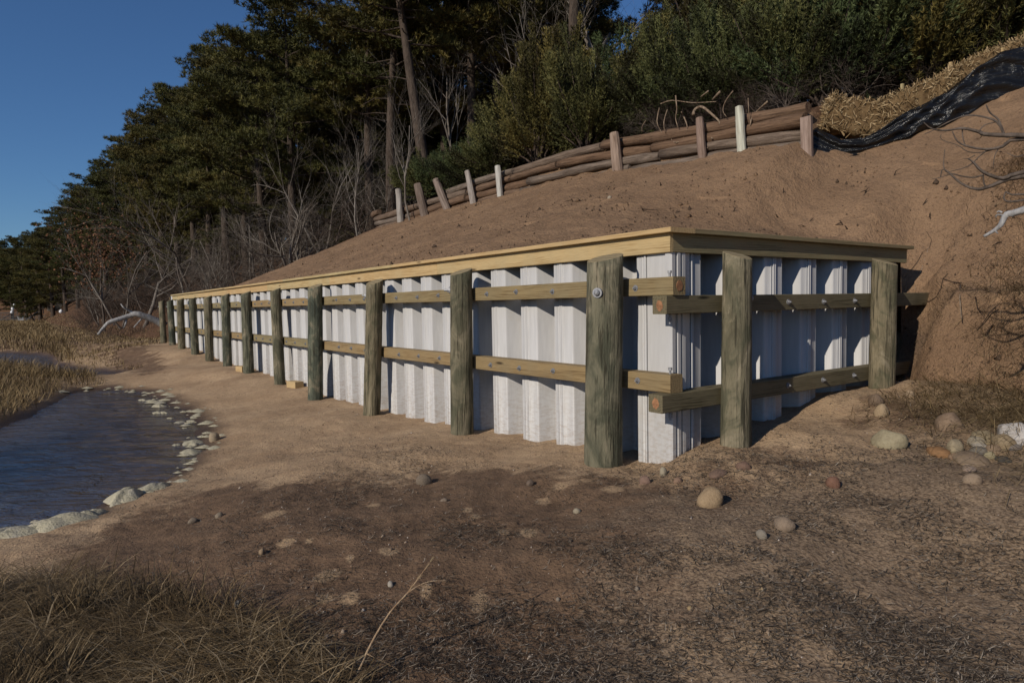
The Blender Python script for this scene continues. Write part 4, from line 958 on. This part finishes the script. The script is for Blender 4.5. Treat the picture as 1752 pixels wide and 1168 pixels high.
for pts in ([(655,870),(610,865),(600,885)], [(645,850),(620,840),(608,850)], [(590,975),(615,1000)]):
    me, _ = px_tube('branch', P4(pts), .008, .004, None, D0-.2, 'deadwood', 5, .005); me.transform(Matrix.Translation(-rt.location)); obj('branch', me, MT['deadwood'], rt)
me, _ = px_tube('torn_tip', P4([(535,1008),(510,1024)]), .0105, .004, None, D0-.2, 'root', 6, 0); me.transform(Matrix.Translation(-rt.location)); obj('torn_tip', me, MT['paint'], rt)
# roots sticking out of the cut face
for pts, r0, r1, dp, mt, lb in [([(1567,505),(1575,514),(1590,516),(1602,508),(1610,492),(1613,477),(1622,468)],.010,.006,.0,'darkroot','dark looping root hanging from the cut bank by the wall end'),([(1613,477),(1630,482),(1645,484)],.007,.012,.0,'darkroot','short brown root across the cut bank above the ledge'),
        ([(1643,487),(1642,510),(1645,545)],.022,.010,.12,'root','pale peeled root hanging straight down from the ledge'),([(1671,565),(1685,548),(1695,532),(1707,522)],.008,.016,.10,'darkroot','dark curved root poking out below the ledge'),([(1669,508),(1672,525),(1685,540)],.018,.004,.08,'darkroot','frayed dark root tuft at the ledge'),([(1700,555),(1690,565),(1689,573)],.020,.006,.08,'darkroot','shaggy dark root clump below the ledge'),
        ([(1558,463),(1570,447),(1578,432),(1590,424),(1594,410),(1585,396)],.007,.004,.0,'darkroot','thin dark root running up the dirt above the wall end')]:
    P = [hit(x, y) for x, y in pts]; m = MB(); P = [p-Vector((p.x,p.y,0)).normalized()*(.02+dp*(i/(len(P)-1)))for i, p in enumerate(P)]
    m.tube(P, [.42*(r0+(r1-r0)*i/(len(P)-1)) for i in range(len(P))], 6, True, .5, .1); tag(obj('root', m.mesh('root', True), MT[mt]), lb, 'root')
for i, (px, py, L) in enumerate([(1378,388,.28),(1386,378,.2),(1442,385,.3),(1450,392,.25),(1330,372,.2),(1255,362,.2),(1100,360,.25),(900,372,.25),(1700,420,.2),(1580,350,.25),(1590,372,.2),(1075,352,.2),(1130,318,.22),(1340,330,.22),(980,345,.25),(820,395,.25),(1480,330,.25),(1530,300,.25)]):
    L *= .5; B = hit(px, py); m = MB(); d = Vector((random.gauss(0,.5), -.4, random.uniform(.1,.9))).normalized(); k = Vector((random.gauss(0,.3), random.gauss(0,.3), -.3))
    m.tube([B-d*.05, B+d*L*.5, B+d*L*.8+k*L*.5], [.009,.006,.003], 5, True)
    if i % 2 == 0: m.tube([B+d*L*.3, B+d*L*.4+Vector((random.gauss(0,.1),random.gauss(0,.1),-.05))], [.008,.003], 4, True)
    tag(obj('twig', m.mesh('twig'), MT['darkroot']), 'small dark root end poking out of the bare dirt slope', 'root', 'root ends in the dirt slope')
# fallen grey limb beyond the far end of the wall
fl = [([(284,557),(268,549),(245,540),(232,537),(222,540),(200,547),(187,551),(178,560),(168,572)],.14,.045,'a'),([(232,537),(222,532),(212,526),(207,520)],.05,.02,'b'),([(218,541),(215,553),(212,561)],.045,.025,'b'),([(246,541),(238,550),(229,560)],.04,.02,'b'),([(196,549),(195,556)],.03,.02,'b'),([(205,547),(196,551),(188,554)],.03,.02,'b')]
fr = empty('fallen_limb', hit(225, 566)); tag(fr, 'grey fallen tree limb arching over dead brush past the end of the bulkhead', 'branch')
for pts, r0, r1, k in fl:
    me, _ = px_tube('limb', pts, r0, r1, None, 28.5, 'deadwood', 7, .1); me.transform(Matrix.Translation(-fr.location)); obj('limb' if k == 'a' else 'branch', me, MT['deadwood'], fr)
for i, (px, py, sc) in enumerate([(165,575,.5),(185,578,.55),(205,577,.5),(225,574,.5),(245,570,.45),(150,566,.5),(262,562,.5)]):
    B = hit(px, py); tag(obj('brush_heap', SV[3], None, None, B, (random.uniform(-.8,.8), .9, random.uniform(0,6)), sc), 'heap of dead twigs under the fallen grey limb', 'brush', 'dead brush under the fallen limb')

# ---------------------------------------------------------------- stones
def stone_mesh(seed, ang=.0):
    import bmesh
    bm = bmesh.new(); bmesh.ops.create_icosphere(bm, subdivisions=3, radius=.5); rd = random.Random(seed); o = Vector((rd.uniform(-9,9), rd.uniform(-9,9), 0))
    from mathutils import noise
    cuts = [Vector((rd.gauss(0,1), rd.gauss(0,1), rd.gauss(0,1))).normalized() for _ in range(7)]
    for v in bm.verts:
        p = v.co.copy(); k = 1+.22*noise.noise(p*2.0+o)+.06*noise.noise(p*5+o)
        q = p*k
        if ang > 0:
            for c in cuts:
                dd = q.dot(c)-.36
                if dd > 0: q -= c*dd*ang
        v.co = q
    me = bpy.data.meshes.new('stone'); bm.to_mesh(me); bm.free(); me.polygons.foreach_set('use_smooth', [True]*len(me.polygons)); me.materials.append(MT['stone']); return me
SR = [stone_mesh(k) for k in range(4)]; SA = [stone_mesh(10+k, .9) for k in range(4)]
ST = [(1215,868,46,32,(.44,.29,.15),0,'round tan cobble on the dark litter in front of the return wall'),(725,829,26,19,(.24,.18,.13),1,'grey-brown stone alone on the dark beach litter'),(907,831,15,10,(.22,.15,.11),0,'small brown pebble between the lone beach stone and the corner pile'),
 (1104,828,22,15,(.30,.17,.125),1,'pinkish stone on the litter near the corner pile'),(1135,814,15,15,(.42,.36,.25),0,'pale cream pebble at the foot of the corner sheet'),(1160,826,17,10,(.34,.19,.12),1,'reddish flat pebble beside the pale cream pebble'),(1228,817,40,11,(.26,.15,.105),1,'flat pinkish-brown stone in front of the return wall pile'),(1272,804,26,14,(.24,.13,.09),0,'dull red stone half buried near the return wall pile'),
 (1425,835,25,19,(.27,.115,.07),0,'smooth dark red stone on the open litter'),(1303,922,18,15,(.30,.265,.215),0,'egg-shaped grey pebble on the bare litter'),(1341,907,36,21,(.34,.24,.165),1,'buried tan stone beside the egg-shaped grey pebble'),(987,878,14,9,(.40,.34,.24),0,'small pale pebble left of the round tan cobble'),
 (1508,713,21,21,(.46,.32,.18),0,'round yellow-tan stone below the end pile'),(1557,681,12,13,(.48,.33,.20),0,'small orange-tan stone at the foot of the dirt bank'),(1497,692,24,18,(.24,.155,.10),1,'dirt-covered stone against the end pile'),(1521,767,50,32,(.40,.34,.20),2,'large pale greenish boulder with a flat face'),
 (1625,737,50,28,(.33,.21,.13),2,'large angular brown-tan rock under the bank'),(1605,782,34,15,(.36,.165,.05),0,'flat bright orange stone'),(1632,776,29,25,(.44,.35,.21),2,'blocky pale yellow stone beside the flat orange stone'),(1681,759,37,20,(.36,.275,.15),0,'rounded olive-tan cobble in the stone group'),(1670,764,28,15,(.42,.36,.26),0,'pale oval stone leaning on the olive-tan cobble'),
 (1676,771,23,11,(.46,.42,.36),0,'whitish flat stone in front of the pale oval stone'),(1715,770,33,23,(.40,.29,.16),0,'tan cobble resting against the white boulder'),(1737,758,58,34,(.60,.58,.58),2,'big white and grey speckled boulder at the stone group'),(1672,780,30,13,(.24,.215,.18),1,'grey slab stone below the whitish flat stone'),(1700,776,26,14,(.38,.25,.15),1,'orange-brown stone between slab and tan cobble'),
 (1692,785,15,11,(.42,.36,.20),0,'small yellow pebble below the orange-brown stone'),(1716,791,25,9,(.085,.082,.078),1,'dark slate-grey flat stone'),(1733,770,22,9,(.24,.21,.20),1,'grey flat stone under the white boulder'),(1663,794,52,13,(.33,.225,.14),1,'wide flat sandy stone nearly buried'),(1635,787,20,10,(.34,.20,.12),1,'small brown stone below the blocky yellow stone'),(1663,827,27,15,(.36,.25,.165),1,'tan stone in the dark straw litter'),(1658,807,18,9,(.34,.24,.19),0,'small pinkish stone above the straw litter'),
 (448,949,11,10,(.42,.28,.16),0,'small tan pebble on bare dark ground near the grass'),(410,1038,15,10,(.25,.235,.21),0,'grey pebble at the grass edge'),(367,754,17,15,(.40,.30,.19),0,'tan stone by the pond edge'),(668,1004,12,9,(.46,.42,.36),0,'pale shell-like pebble in the middle foreground'),(1043,340,10,6,(.42,.36,.28),0,'pale stone on the dirt slope'),(330,895,16,8,(.30,.225,.16),1,'flat brown pebble near the foam'),(375,885,14,8,(.32,.25,.18),1,'small flat pebble upshore of the foam'),
 (760,858,13,6,(.30,.22,.16),1,'thin brown pebble beyond the lone beach stone'),(1090,1010,9,6,(.36,.29,.22),0,'tiny tan pebble in the lower foreground'),(955,1028,8,6,(.34,.28,.22),0,'tiny grey-tan pebble in the lower foreground dirt'),(1180,1043,9,6,(.48,.32,.14),0,'tiny yellow pebble in the lower foreground'),(1303,1012,9,7,(.44,.30,.15),0,'tiny golden pebble left of the grey litter')]
for i, (px, py, wp, hp, c, kind, lb) in enumerate(ST):
    B = hit(px, py); d = (B-Vector((0,0,EYE))).length; w_ = wp*d/F_PX; h_ = hp*d/F_PX
    me = (SA if kind == 2 else SR)[i % 4]; dirn = Vector((B.x, B.y, 0)).normalized()
    bury = .38 if kind == 1 else .28
    o = obj('stone', me, None, None, B+dirn*w_*.35+Vector((0,0,h_*(.5-bury))), (random.uniform(-.2,.2), random.uniform(-.2,.2), random.uniform(0,6)), (w_*.96, w_*random.uniform(.7,.9), h_*1.1/(1-bury*.6)))
    g_ = sum(c)/3; o.color = tuple(.74*(.68*x+.32*g_*k) for x, k in zip(c, (1.2,1.0,.75)))+(1,); tag(o, lb, 'stone')
for i, (px, py, c, lb) in enumerate([(502,664,.95,'orange-brown cut timber block at the foot of a brown pile'),(412,636,.8,'short timber offcut lying by the far bulkhead sheets')]):
    B = hit(px, py); m = MB(); m.box((-.16,-.085,0),(.16,.085,.13),.006); o = obj('timber_offcut', m.mesh('offcut'), MT['cap'], None, B+Vector((0,.1,-.01)), (0,0,PHI1+.2)); tag(o, lb, 'timber')

# ---------------------------------------------------------------- foam
def foam_mesh(seed, lumps):
    n = 40; k = 18; rd = random.Random(seed); L = [(rd.uniform(-.85,.85), rd.uniform(-.5,.5), rd.uniform(.26,.5), rd.uniform(.5,1)) for _ in range(lumps)]
    th = np.linspace(0, 2*np.pi, n, endpoint=False); rr = np.linspace(0, 1, k); A, Q = np.meshgrid(th, rr)
    rim = 1+.16*np.sin(2*A+rd.uniform(0,6))+.12*np.sin(5*A+rd.uniform(0,6))+.06*np.sin(9*A); x = np.cos(A)*Q*rim*.5; y = np.sin(A)*Q*rim*.5
    z = np.zeros_like(x)
    for a, b, r, h in L: z = np.maximum(z, h*np.exp(-((x*2-a)**2+(y*2-b)**2)/(r*1.25)**2))
    z = (.55*z+.45)*np.maximum(0, 1-Q**2.5)**.8-.06+.10*fbm(x*11+seed, y*11, 3, seed)
    i = np.arange(k-1)[:, None]*n; j = np.arange(n)[None, :]; F = np.stack([i+j, i+(j+1) % n, i+n+(j+1) % n, i+n+j], -1).reshape(-1,4)
    me = mesh_np('foam', np.stack([x.ravel(), y.ravel(), z.ravel()], -1), F, None, True); me.materials.append(MT['foam']); return me
def shore_angle(x, y):
    best = (1e9, 0)
    for P in ponds:
        for i in range(1, len(P)):
            c = (P[i-1]+P[i])/2; d = math.hypot(x-c[0], y-c[1])
            if d < best[0]: e = P[i]-P[i-1]; best = (d, math.atan2(e[1], e[0]))
    return best[1]
FV = [foam_mesh(k, 7+2*(k % 3)) for k in range(5)]
FO = [(213,858,62,30,.35,'largest rounded cream foam mound on the near water edge'),(256,843,52,18,.2,'low cream foam ridge right of the largest foam mound'),(146,891,40,19,.3,'dome of cream foam between the long ridge and the largest mound'),(100,905,78,26,.3,'long lumpy cream foam ridge along the near shore'),(35,918,64,20,.2,'cream foam ridge reaching the marsh grass'),(-15,925,50,18,.2,None),
      (327,754,36,16,0,None),(323,770,40,15,0,None),(300,757,16,6,0,None),(243,682,15,9,0,None),(270,692,22,11,0,None),(268,703,18,9,0,None),(279,703,16,8,0,None),(306,719,20,6,0,None),(327,717,20,7,0,None),(314,729,14,5,0,None),(146,658,16,9,0,None),(161,655,16,11,0,None),(178,653,20,7,0,None),(200,648,26,7,0,None),(215,643,18,5,0,None),(190,640,24,4,0,None),(258,683,20,6,0,None),(333,781,20,6,0,None),(290,712,12,5,0,None)]
for i, (px, py, wp, hp, rz, lb) in enumerate(FO):
    B = Vector(on_z(px, py, .03)); d = (B-Vector((0,0,EYE))).length; w_ = wp*d/F_PX; h_ = hp*d/F_PX
    g = surf1(B.x, B.y); z = max(0.0, min(g, .06))
    o = obj('foam_clump', FV[i % 5], None, None, (B.x, B.y+w_*.1, z-.005), (0,0,shore_angle(B.x, B.y)), (w_*1.35, w_*(.75 if i > 5 else .8), h_*(.34 if i > 5 else .60)))
    tag(o, lb or 'small pale foam clump stranded at the water edge', 'foam', None if lb else 'small foam clumps at the water edge')
# thin foam film along the swash line
V = []; F = []; r3 = np.random.default_rng(4)
Pp = ponds[0]; near = [i for i in range(1, len(Pp)) if i <= 18]
k = 0
for i in near:
    a, b = Pp[i-1], Pp[i]; L = np.linalg.norm(b-a)
    for _ in range(int(min(16, L*9))):
        t = r3.uniform(); c = a+(b-a)*t+r3.normal(size=2)*np.array([.16,.16]); c = c+np.array([.05,-.02])
        g = float(ground(np.array([c[0]]), np.array([c[1]]))[0])
        if g > .09 or g < -.05: continue
        z = max(g, .012)+.006; r = r3.uniform(.012,.075)*(1 if r3.uniform() < .8 else 1.8); n = 9; th = np.linspace(0, 2*np.pi, n, endpoint=False); q = r*r3.uniform(.6,1.2,n)
        V += [(c[0], c[1], z+.35*r)]+[(c[0]+math.cos(h)*p*1.3, c[1]+math.sin(h)*p*.8, z-.004) for h, p in zip(th, q)]; F += [(k, k+1+m_, k+1+(m_+1) % n) for m_ in range(n)]; k += n+1
tag(obj('foam_film', mesh_np('foam_film', V, F, None, True), MT['foam']), 'thin broken foam film along the sandy pond edge', 'foam', None, 'stuff')

# ---------------------------------------------------------------- grass, litter
def blades(P, az, lean, L, wid, curve, v):
    n = len(P); d = np.stack([np.cos(az)*np.sin(lean), np.sin(az)*np.sin(lean), np.cos(lean)], -1)
    l2 = np.minimum(lean+curve, 1.75); d2 = np.stack([np.cos(az)*np.sin(l2), np.sin(az)*np.sin(l2), np.cos(l2)], -1)
    sd = np.stack([-np.sin(az+.6), np.cos(az+.6), 0*az], -1)*wid[:, None]*.5
    m_ = P+d*(L*.55)[:, None]; t = m_+d2*(L*.45)[:, None]
    V = np.stack([P-sd, P+sd, m_-sd*.8, m_+sd*.8, t], 1).reshape(-1, 3)
    o = np.arange(n)[:, None]*5; F = (o[:, None, :]+np.array([[0,1,3],[0,3,2],[2,3,4]])[None]).reshape(-1, 3)
    return V, F, np.repeat(v, 5)
def scatter(n, rmin, rmax, px0, px1, cond, seed):
    r_ = np.random.default_rng(seed); r = np.exp(r_.uniform(math.log(rmin), math.log(rmax), n)); px = r_.uniform(px0, px1, n)
    a = (px-876)/F_PX; x = a*r/np.sqrt(1+a*a); y = r/np.sqrt(1+a*a); s, w = xy2sw(x, y); k = cond(x, y, s, w, r_); x, y = x[k], y[k]
    return np.stack([x, y, surf(x, y)], -1), r_
# marsh grass
P, r_ = scatter(120000, 9, 130, -260, 330, lambda x, y, s, w, q: (pond_dist(x, y) > .08+.25*q.uniform(size=len(x))) & (((w < -2.9+.7*fbm(x*.8, y*.8, 3, 3)) & (s > 8.5)) | ((s > 17.5) & (w < -1.0+.9*fbm(x*.6,y*.6,3,8)-.9*(s < 22))) | ((s > 23.5) & (w < toe(s)+.5))) & (q.uniform(size=len(x)) < .35+.9*vnoise(x*.5, y*.5, 9)), 12)
n = len(P); dist = np.hypot(P[:,0], P[:,1])
short = np.where((xy2sw(P[:,0], P[:,1])[1] > -3.0), .4, 1.0)
V, F, v = blades(P-np.array([0,0,.02]), r_.uniform(0, 6.28, n), np.abs(r_.normal(0, .42, n))+.1, r_.uniform(.16,.46,n)*short, np.clip(dist*.0007, .006, .05), r_.uniform(.1,.8,n), np.clip(r_.normal(.45,.22,n)+.5*(vnoise(P[:,0]*.35,P[:,1]*.35,44)-.5),0,1))
tag(obj('marsh_grass', mesh_np('marsh_grass', V, F, v), MT['grass']), 'brown winter marsh grass around the pond', 'grass', None, 'stuff')
# foreground dry grass mat
def fg(x, y, s, w, q):
    px = 876+F_PX*x/np.maximum(y, .1); r = np.hypot(x, y)
    edge = 2.55+2.5*sstep(560, 40, px)*0+np.interp(px, [-400, 0, 150, 330, 470, 560, 640], [4.9, 4.7, 4.3, 3.55, 2.98, 2.5, 2.0])
    edge = edge-2.55
    return (r < edge+.35*fbm(x*2, y*2, 3, 6)+q.normal(size=len(x))*.16) & (pond_dist(x, y) > -.15)
P, r_ = scatter(150000, 1.2, 6.0, -500, 640, fg, 21); n = len(P); cl = vnoise(P[:,0]*3.1, P[:,1]*3.1, 50)
up = cl > .70
lean = np.where(up, np.abs(r_.normal(.7,.3,n)), r_.normal(1.40,.14,n))
V, F, v = blades(P+np.array([0,0,.005])+np.stack([0*cl,0*cl,np.where(up,0,r_.uniform(0,.07,n))],-1), np.where(r_.uniform(size=n) < .5, r_.normal(2.9,.6,n), r_.uniform(0,6.28,n)), lean, np.where(up, r_.uniform(.10,.30,n), r_.uniform(.12,.42,n)), r_.uniform(.0028,.0058,n)*(1+.9*(r_.uniform(size=n) < .05)), r_.uniform(.1,.6,n), np.clip(r_.beta(1.5,2.2,n)+.3*(vnoise(P[:,0]*1.6,P[:,1]*1.6,51)-.5),0,1))
tag(obj('dry_grass', mesh_np('dry_grass', V, F, v), MT['fgrass']), 'matted dark dry grass on the near bank', 'grass', None, 'stuff')
# wrack and eelgrass litter on the open ground
def wr(x, y, s, w, q):
    g = lambda s0, w0, a, b: np.exp(-(((s-s0)/a)**2+((w-w0)/b)**2))
    den = .10+.45*g(.2,-2.6,1.6,1.2)+.9*g(-2.1,-1.0,1.1,1.4)+.7*g(-.8,-.4,.9,.9)+.8*g(-1.6,1.4,.9,1.2)+.3*g(2.0,-1.4,1.5,.5)+.5*g(19,-1.8,4,.7)+.7*g(-1.3,-2.4,1.2,.9)
    cn = .6*vnoise(x*1.7+.6*y,y*1.7,60)+.4*vnoise(x*5,y*5,61); den = den*(.12+2.6*np.clip(cn*1.9-.72,0,1))
    ok = (pond_dist(x, y) > .1) & ~((s > 0) & (w > -.02)) & (w < 3.3)
    return ok & (q.uniform(size=len(x)) < den)
P, r_ = scatter(230000, 1.9, 16, 120, 1900, wr, 33); n = len(P); s_, w_ = xy2sw(P[:,0], P[:,1])
greyz = np.exp(-(((s_+2.1)/1.2)**2+((w_+.9)/1.5)**2)); dist = np.hypot(P[:,0], P[:,1])
V, F, v = blades(P+np.stack([0*s_,0*s_,r_.uniform(.001,.014,n)],-1), r_.uniform(0,6.28,n), r_.normal(1.5,.12,n), r_.uniform(.015,.06,n)*(1+.5*(r_.uniform(size=n) < .06)), np.clip(r_.uniform(.0026,.0052,n)*(.6+.13*dist),.002,.03), r_.normal(0,.3,n), np.where(r_.uniform(size=n) < .62-.22*greyz, r_.uniform(0,.18,n), np.where(r_.uniform(size=n) < .6, r_.uniform(.3,.65,n), r_.uniform(.65,1,n))))
tag(obj('wrack_litter', mesh_np('wrack_litter', V, F, v), MT['wrack']), 'dead eelgrass and twig litter strewn over the ground', 'litter', None, 'stuff')
# straw and dead grass heap at the toe of the bank
def heap(x, y, s, w, q):
    g = np.exp(-(((s+1.9)/.9)**2+((w-3.3)/.75)**2))+.7*np.exp(-(((s+1.2)/.8)**2+((w-2.3)/.5)**2))+.5*np.exp(-(((s+2.6)/.8)**2+((w-2.2)/.9)**2))+.22*np.exp(-(((s+1.2)/1.0)**2+((w-4.3)/.6)**2))
    return (w > .4) & (s < -.45) & (q.uniform(size=len(x)) < g*1.2*vnoise(x*2.5,y*2.5,70))
P, r_ = scatter(110000, 4.2, 9.5, 1330, 1950, heap, 40); n = len(P); s_, w_ = xy2sw(P[:,0], P[:,1])
V, F, v = blades(P+np.stack([0*s_,0*s_,r_.uniform(0,.10,n)*np.exp(-((s_+1.9)/.9)**2)],-1), r_.normal(3.7,.9,n), r_.normal(1.4,.3,n), r_.uniform(.07,.28,n), r_.uniform(.003,.006,n), r_.uniform(0,.7,n), np.clip(r_.beta(1.7,1.9,n),0,1))
tag(obj('dead_grass_heap', mesh_np('dead_grass_heap', V, F, v), MT['grass']), 'dead straw-coloured grass slumped at the toe of the bank', 'grass', None, 'stuff')
# dry grass tufts hanging on the right slope and along the cut ledge
def tuft(x, y, s, w, q):
    px = 876+F_PX*x/y
    return (q.uniform(size=len(x)) < (.9*np.exp(-(((s+1.0)/.55)**2+((w-5.2)/.7)**2))+.5*np.exp(-(((s+.6)/.6)**2+((w-4.0)/.12)**2))+.9*np.exp(-(((s+1.7)/.6)**2+((w-4.0)/.5)**2)))*vnoise(x*4,y*4,75)*1.3) & (s < 0)
P, r_ = scatter(60000, 6, 12, 1560, 1950, tuft, 44); n = len(P)
V, F, v = blades(P, r_.normal(-2.2,.6,n), r_.normal(1.5,.25,n), r_.uniform(.08,.3,n), r_.uniform(.003,.006,n), r_.uniform(.1,.6,n), np.clip(r_.beta(2.2,1.8,n),0,1))
tag(obj('hanging_dry_grass', mesh_np('hanging_dry_grass', V, F, v), MT['fgrass']), 'pale dry grass hanging on the right bank', 'grass', None, 'stuff')
# forest floor leaf litter and crumbs of dirt on the slope
def crumb(x, y, s, w, q): return (w > .15) & (s > -3) & (w < 5.0+1.5*(s < 1.5)) & (s < 20) & ((s > 0) | (w > 3.2)) & (q.uniform(size=len(x)) < vnoise(x*1.5, y*1.5, 80)**2*1.4)
P, r_ = scatter(14000, 5.2, 26, 420, 1800, crumb, 55); n = len(P); sz = r_.uniform(.007,.024,n)*(1+1.8*(r_.uniform(size=n) < .05)); tet = np.array([[1,0,0],[-.5,.87,0],[-.5,-.87,0],[0,0,1.1],[0,0,-.6]])
V = (P[:,None,:]+tet[None]*sz[:,None,None]*r_.uniform(.6,1.3,(n,5,1))).reshape(-1,3); F = (np.arange(n)[:,None,None]*5+np.array([[0,1,3],[1,2,3],[2,0,3],[1,0,4],[2,1,4],[0,2,4]])[None]).reshape(-1,3)
tag(obj('dirt_crumbs', mesh_np('dirt_crumbs', V, F, dict(litter=np.zeros(len(V)), soil=np.repeat((r_.uniform(size=n) < .5)*1.0, 5))), MT['bluff']), 'loose crumbs of dirt on the slope', 'dirt', None, 'stuff')
def peb(x, y, s, w, q): return (pond_dist(x, y) > .15) & ~((s > -.1) & (w > -.1)) & (w < 3.0) & (q.uniform(size=len(x)) < .15+.85*vnoise(x*1.2,y*1.2,90)**2)
P, r_ = scatter(7000, 1.9, 14, 250, 1850, peb, 66); n = len(P); sz = r_.uniform(.003,.009,n)*(1+1.5*(r_.uniform(size=n) < .06))
V = (P[:,None,:]+tet[None]*np.array([1,1,.7])*sz[:,None,None]*r_.uniform(.6,1.3,(n,5,1))).reshape(-1,3); F = (np.arange(n)[:,None,None]*5+np.array([[0,1,3],[1,2,3],[2,0,3],[1,0,4],[2,1,4],[0,2,4]])[None]).reshape(-1,3)
MT['pebble'] = m_leaf('pebbles', (.06,.045,.035), (.24,.17,.115), (.52,.46,.40), .85)
tag(obj('pebbles', mesh_np('pebbles', V, F, np.repeat(r_.beta(1.6,2.2,n), 5)), MT['pebble']), 'tiny pebbles and shell bits on the beach', 'pebbles', None, 'stuff')
# single reed stalk in the foreground
MT['reed'] = m_bark('dry_reed', (.22,.13,.07), (.50,.37,.24), 2); rb = hit(604, 1160); rd0 = math.hypot(rb.x, rb.y); rr_ = empty('reed_stalk', rb); tag(rr_, 'single dry reed stalk with a feathery pale tip leaning over bare ground', 'reed')
for nm, pts, r0, r1 in (('stalk', [(598,1185),(630,1110),(665,1050),(700,1010),(735,962)], .0062, .0022), ('side_leaf', [(680,1032),(705,1008),(735,994),(770,993)], .0032, .0014), ('side_leaf', [(652,1072),(668,1085),(670,1095)], .002, .001), ('side_leaf', [(628,1118),(670,1138),(712,1166)], .002, .0012)):
    me, S = px_tube(nm, pts, r0, r1, None, (rd0-.03, rd0+.02), 'straw', 6, .0); me.transform(Matrix.Translation(-rr_.location)); obj(nm, me, MT['reed'], rr_)
    if nm == 'stalk':
        c = np.array([list(S[-1-i//9]) for i in range(36)])-np.array(rr_.location); ax = np.array((S[-1]-S[-4]).normalized()); V, F, v = needles(c, np.repeat(ax[None], 36, 0)*1.5, 5, .035, .0012, .22); obj('plume', mesh_np('plume', V, F, np.clip(v+.4,0,1)), MT['straw'], rr_)

# ---------------------------------------------------------------- far shore: stairs, railing, box, buoy
MT['greywood'] = m_plain('grey_weathered_boards', (.23,.215,.195), .9, 0, .2, .35, 8)
MT['white'] = m_plain('white_paint', (.74,.75,.76), .6, 0, .4, .12, 10)
FR = 96
def fpt(px, dz=0): return gpx(px, FR, dz)
A = fpt(42); st = empty('wooden_stairs', A); tag(st, 'grey wooden stairs climbing the far wooded bank', 'stairs')
right = Vector((A.y, -A.x, 0)).normalized(); fwd = Vector((A.x, A.y, 0)).normalized(); run_v = right*4.4+fwd*1.5; rise = 3.6
def beam(parent, a, b, r, name, m_='greywood'):
    m = MB(); m.tube([a, b], [r, r], 4); return obj(name, m.mesh(name), MT[m_], parent)
for off in (0, 1.1):
    o0 = fwd*off; beam(st, o0, o0+run_v+Vector((0,0,rise)), .13, 'stringer'); beam(st, o0+Vector((0,0,.95)), o0+run_v+Vector((0,0,rise+.95)), .06, 'handrail')
    for k in range(5): q = o0+run_v*(k/4)+Vector((0,0,rise*k/4)); beam(st, q+Vector((0,0,-.8)), q+Vector((0,0,1.0)), .06, 'railing_post')
for k in range(13):
    q = run_v*((k+.5)/13)+Vector((0,0,rise*(k+.5)/13)); m = MB(); m.tube([q, q+fwd*1.1], [.12,.12], 4); obj('step', m.mesh('step'), MT['greywood'], st)
A = fpt(8); dk = empty('railing', A); tag(dk, 'grey slatted deck railing on the far shore', 'railing')
for k in range(14): q = right*(-.9+k*.17); beam(dk, q+Vector((0,0,.1)), q+Vector((0,0,1.15)), .035, 'slat')
beam(dk, right*-1.3+Vector((0,0,1.18)), right*1.5+Vector((0,0,1.18)), .05, 'top_rail'); beam(dk, right*-1.3+Vector((0,0,.15)), right*1.5+Vector((0,0,.15)), .05, 'bottom_rail')
for k in (-1.25, 1.45): beam(dk, right*k+Vector((0,0,-.3)), right*k+Vector((0,0,1.3)), .07, 'post')
A = fpt(60); lf = empty('rail_fence', A); tag(lf, 'low grey rail fence along the far shore', 'fence')
for k in range(6): q = right*(-4.5+k*1.9); beam(lf, q+Vector((0,0,-.3)), q+Vector((0,0,.75)), .06, 'post')
for z in (.35, .68): beam(lf, right*-4.6+Vector((0,0,z)), right*5.1+Vector((0,0,z)), .045, 'rail')
A = fpt(93); bx = empty('storage_box', A); tag(bx, 'grey plank storage box on the far shore', 'box'); bx.rotation_euler.z = math.atan2(right.y, right.x)
for k in range(4): m = MB(); m.box((-.85,-.45,.02+k*.27),(.85,.45,.27+k*.27)); obj('plank', m.mesh('plank'), MT['greywood'], bx)
m = MB(); m.box((-.92,-.52,1.10),(.92,.52,1.17)); obj('lid', m.mesh('lid'), MT['greywood'], bx)
A = gpx(104, FR-14); m = MB(); m.tube([(0,0,.0),(0,0,.06),(0,0,.2),(0,0,.34),(0,0,.43),(0,0,.50)], [.08,.19,.25,.21,.10,.04], 14); tag(obj('buoy', m.mesh('buoy', True), MT['white'], None, A), 'white round mooring buoy lying on the far beach', 'buoy')
A = fpt(34); m = MB(); m.box((-.35,-.3,.05),(.35,.3,.5),.04); m.box((-.38,-.33,.5),(.38,.33,.62),.03); tag(obj('cooler_box', m.mesh('cooler_box'), MT['white'], None, A, (0,0,.6)), 'white lidded box beside the foot of the stairs', 'box')
A = fpt(21); wm = empty('white_marker', A); tag(wm, 'white sheet shapes on a thin pole behind the railing', 'marker'); beam(wm, Vector((0,0,0)), Vector((.25,0,2.5)), .04, 'pole')
for (x, z, a, b) in ((-.15,1.3,.22,.3),(.02,1.85,.22,.5),(.24,2.35,.14,.25)): m = MB(); m.tube([(x,0,z-b*.7),(x+.02,0,z-b*.3),(x+.05,0,z+b*.3),(x+.06,0,z+b*.7)], [a*.5,a,a*.9,a*.4], 8); obj('white_cloth', m.mesh('white_cloth', True), MT['white'], wm)
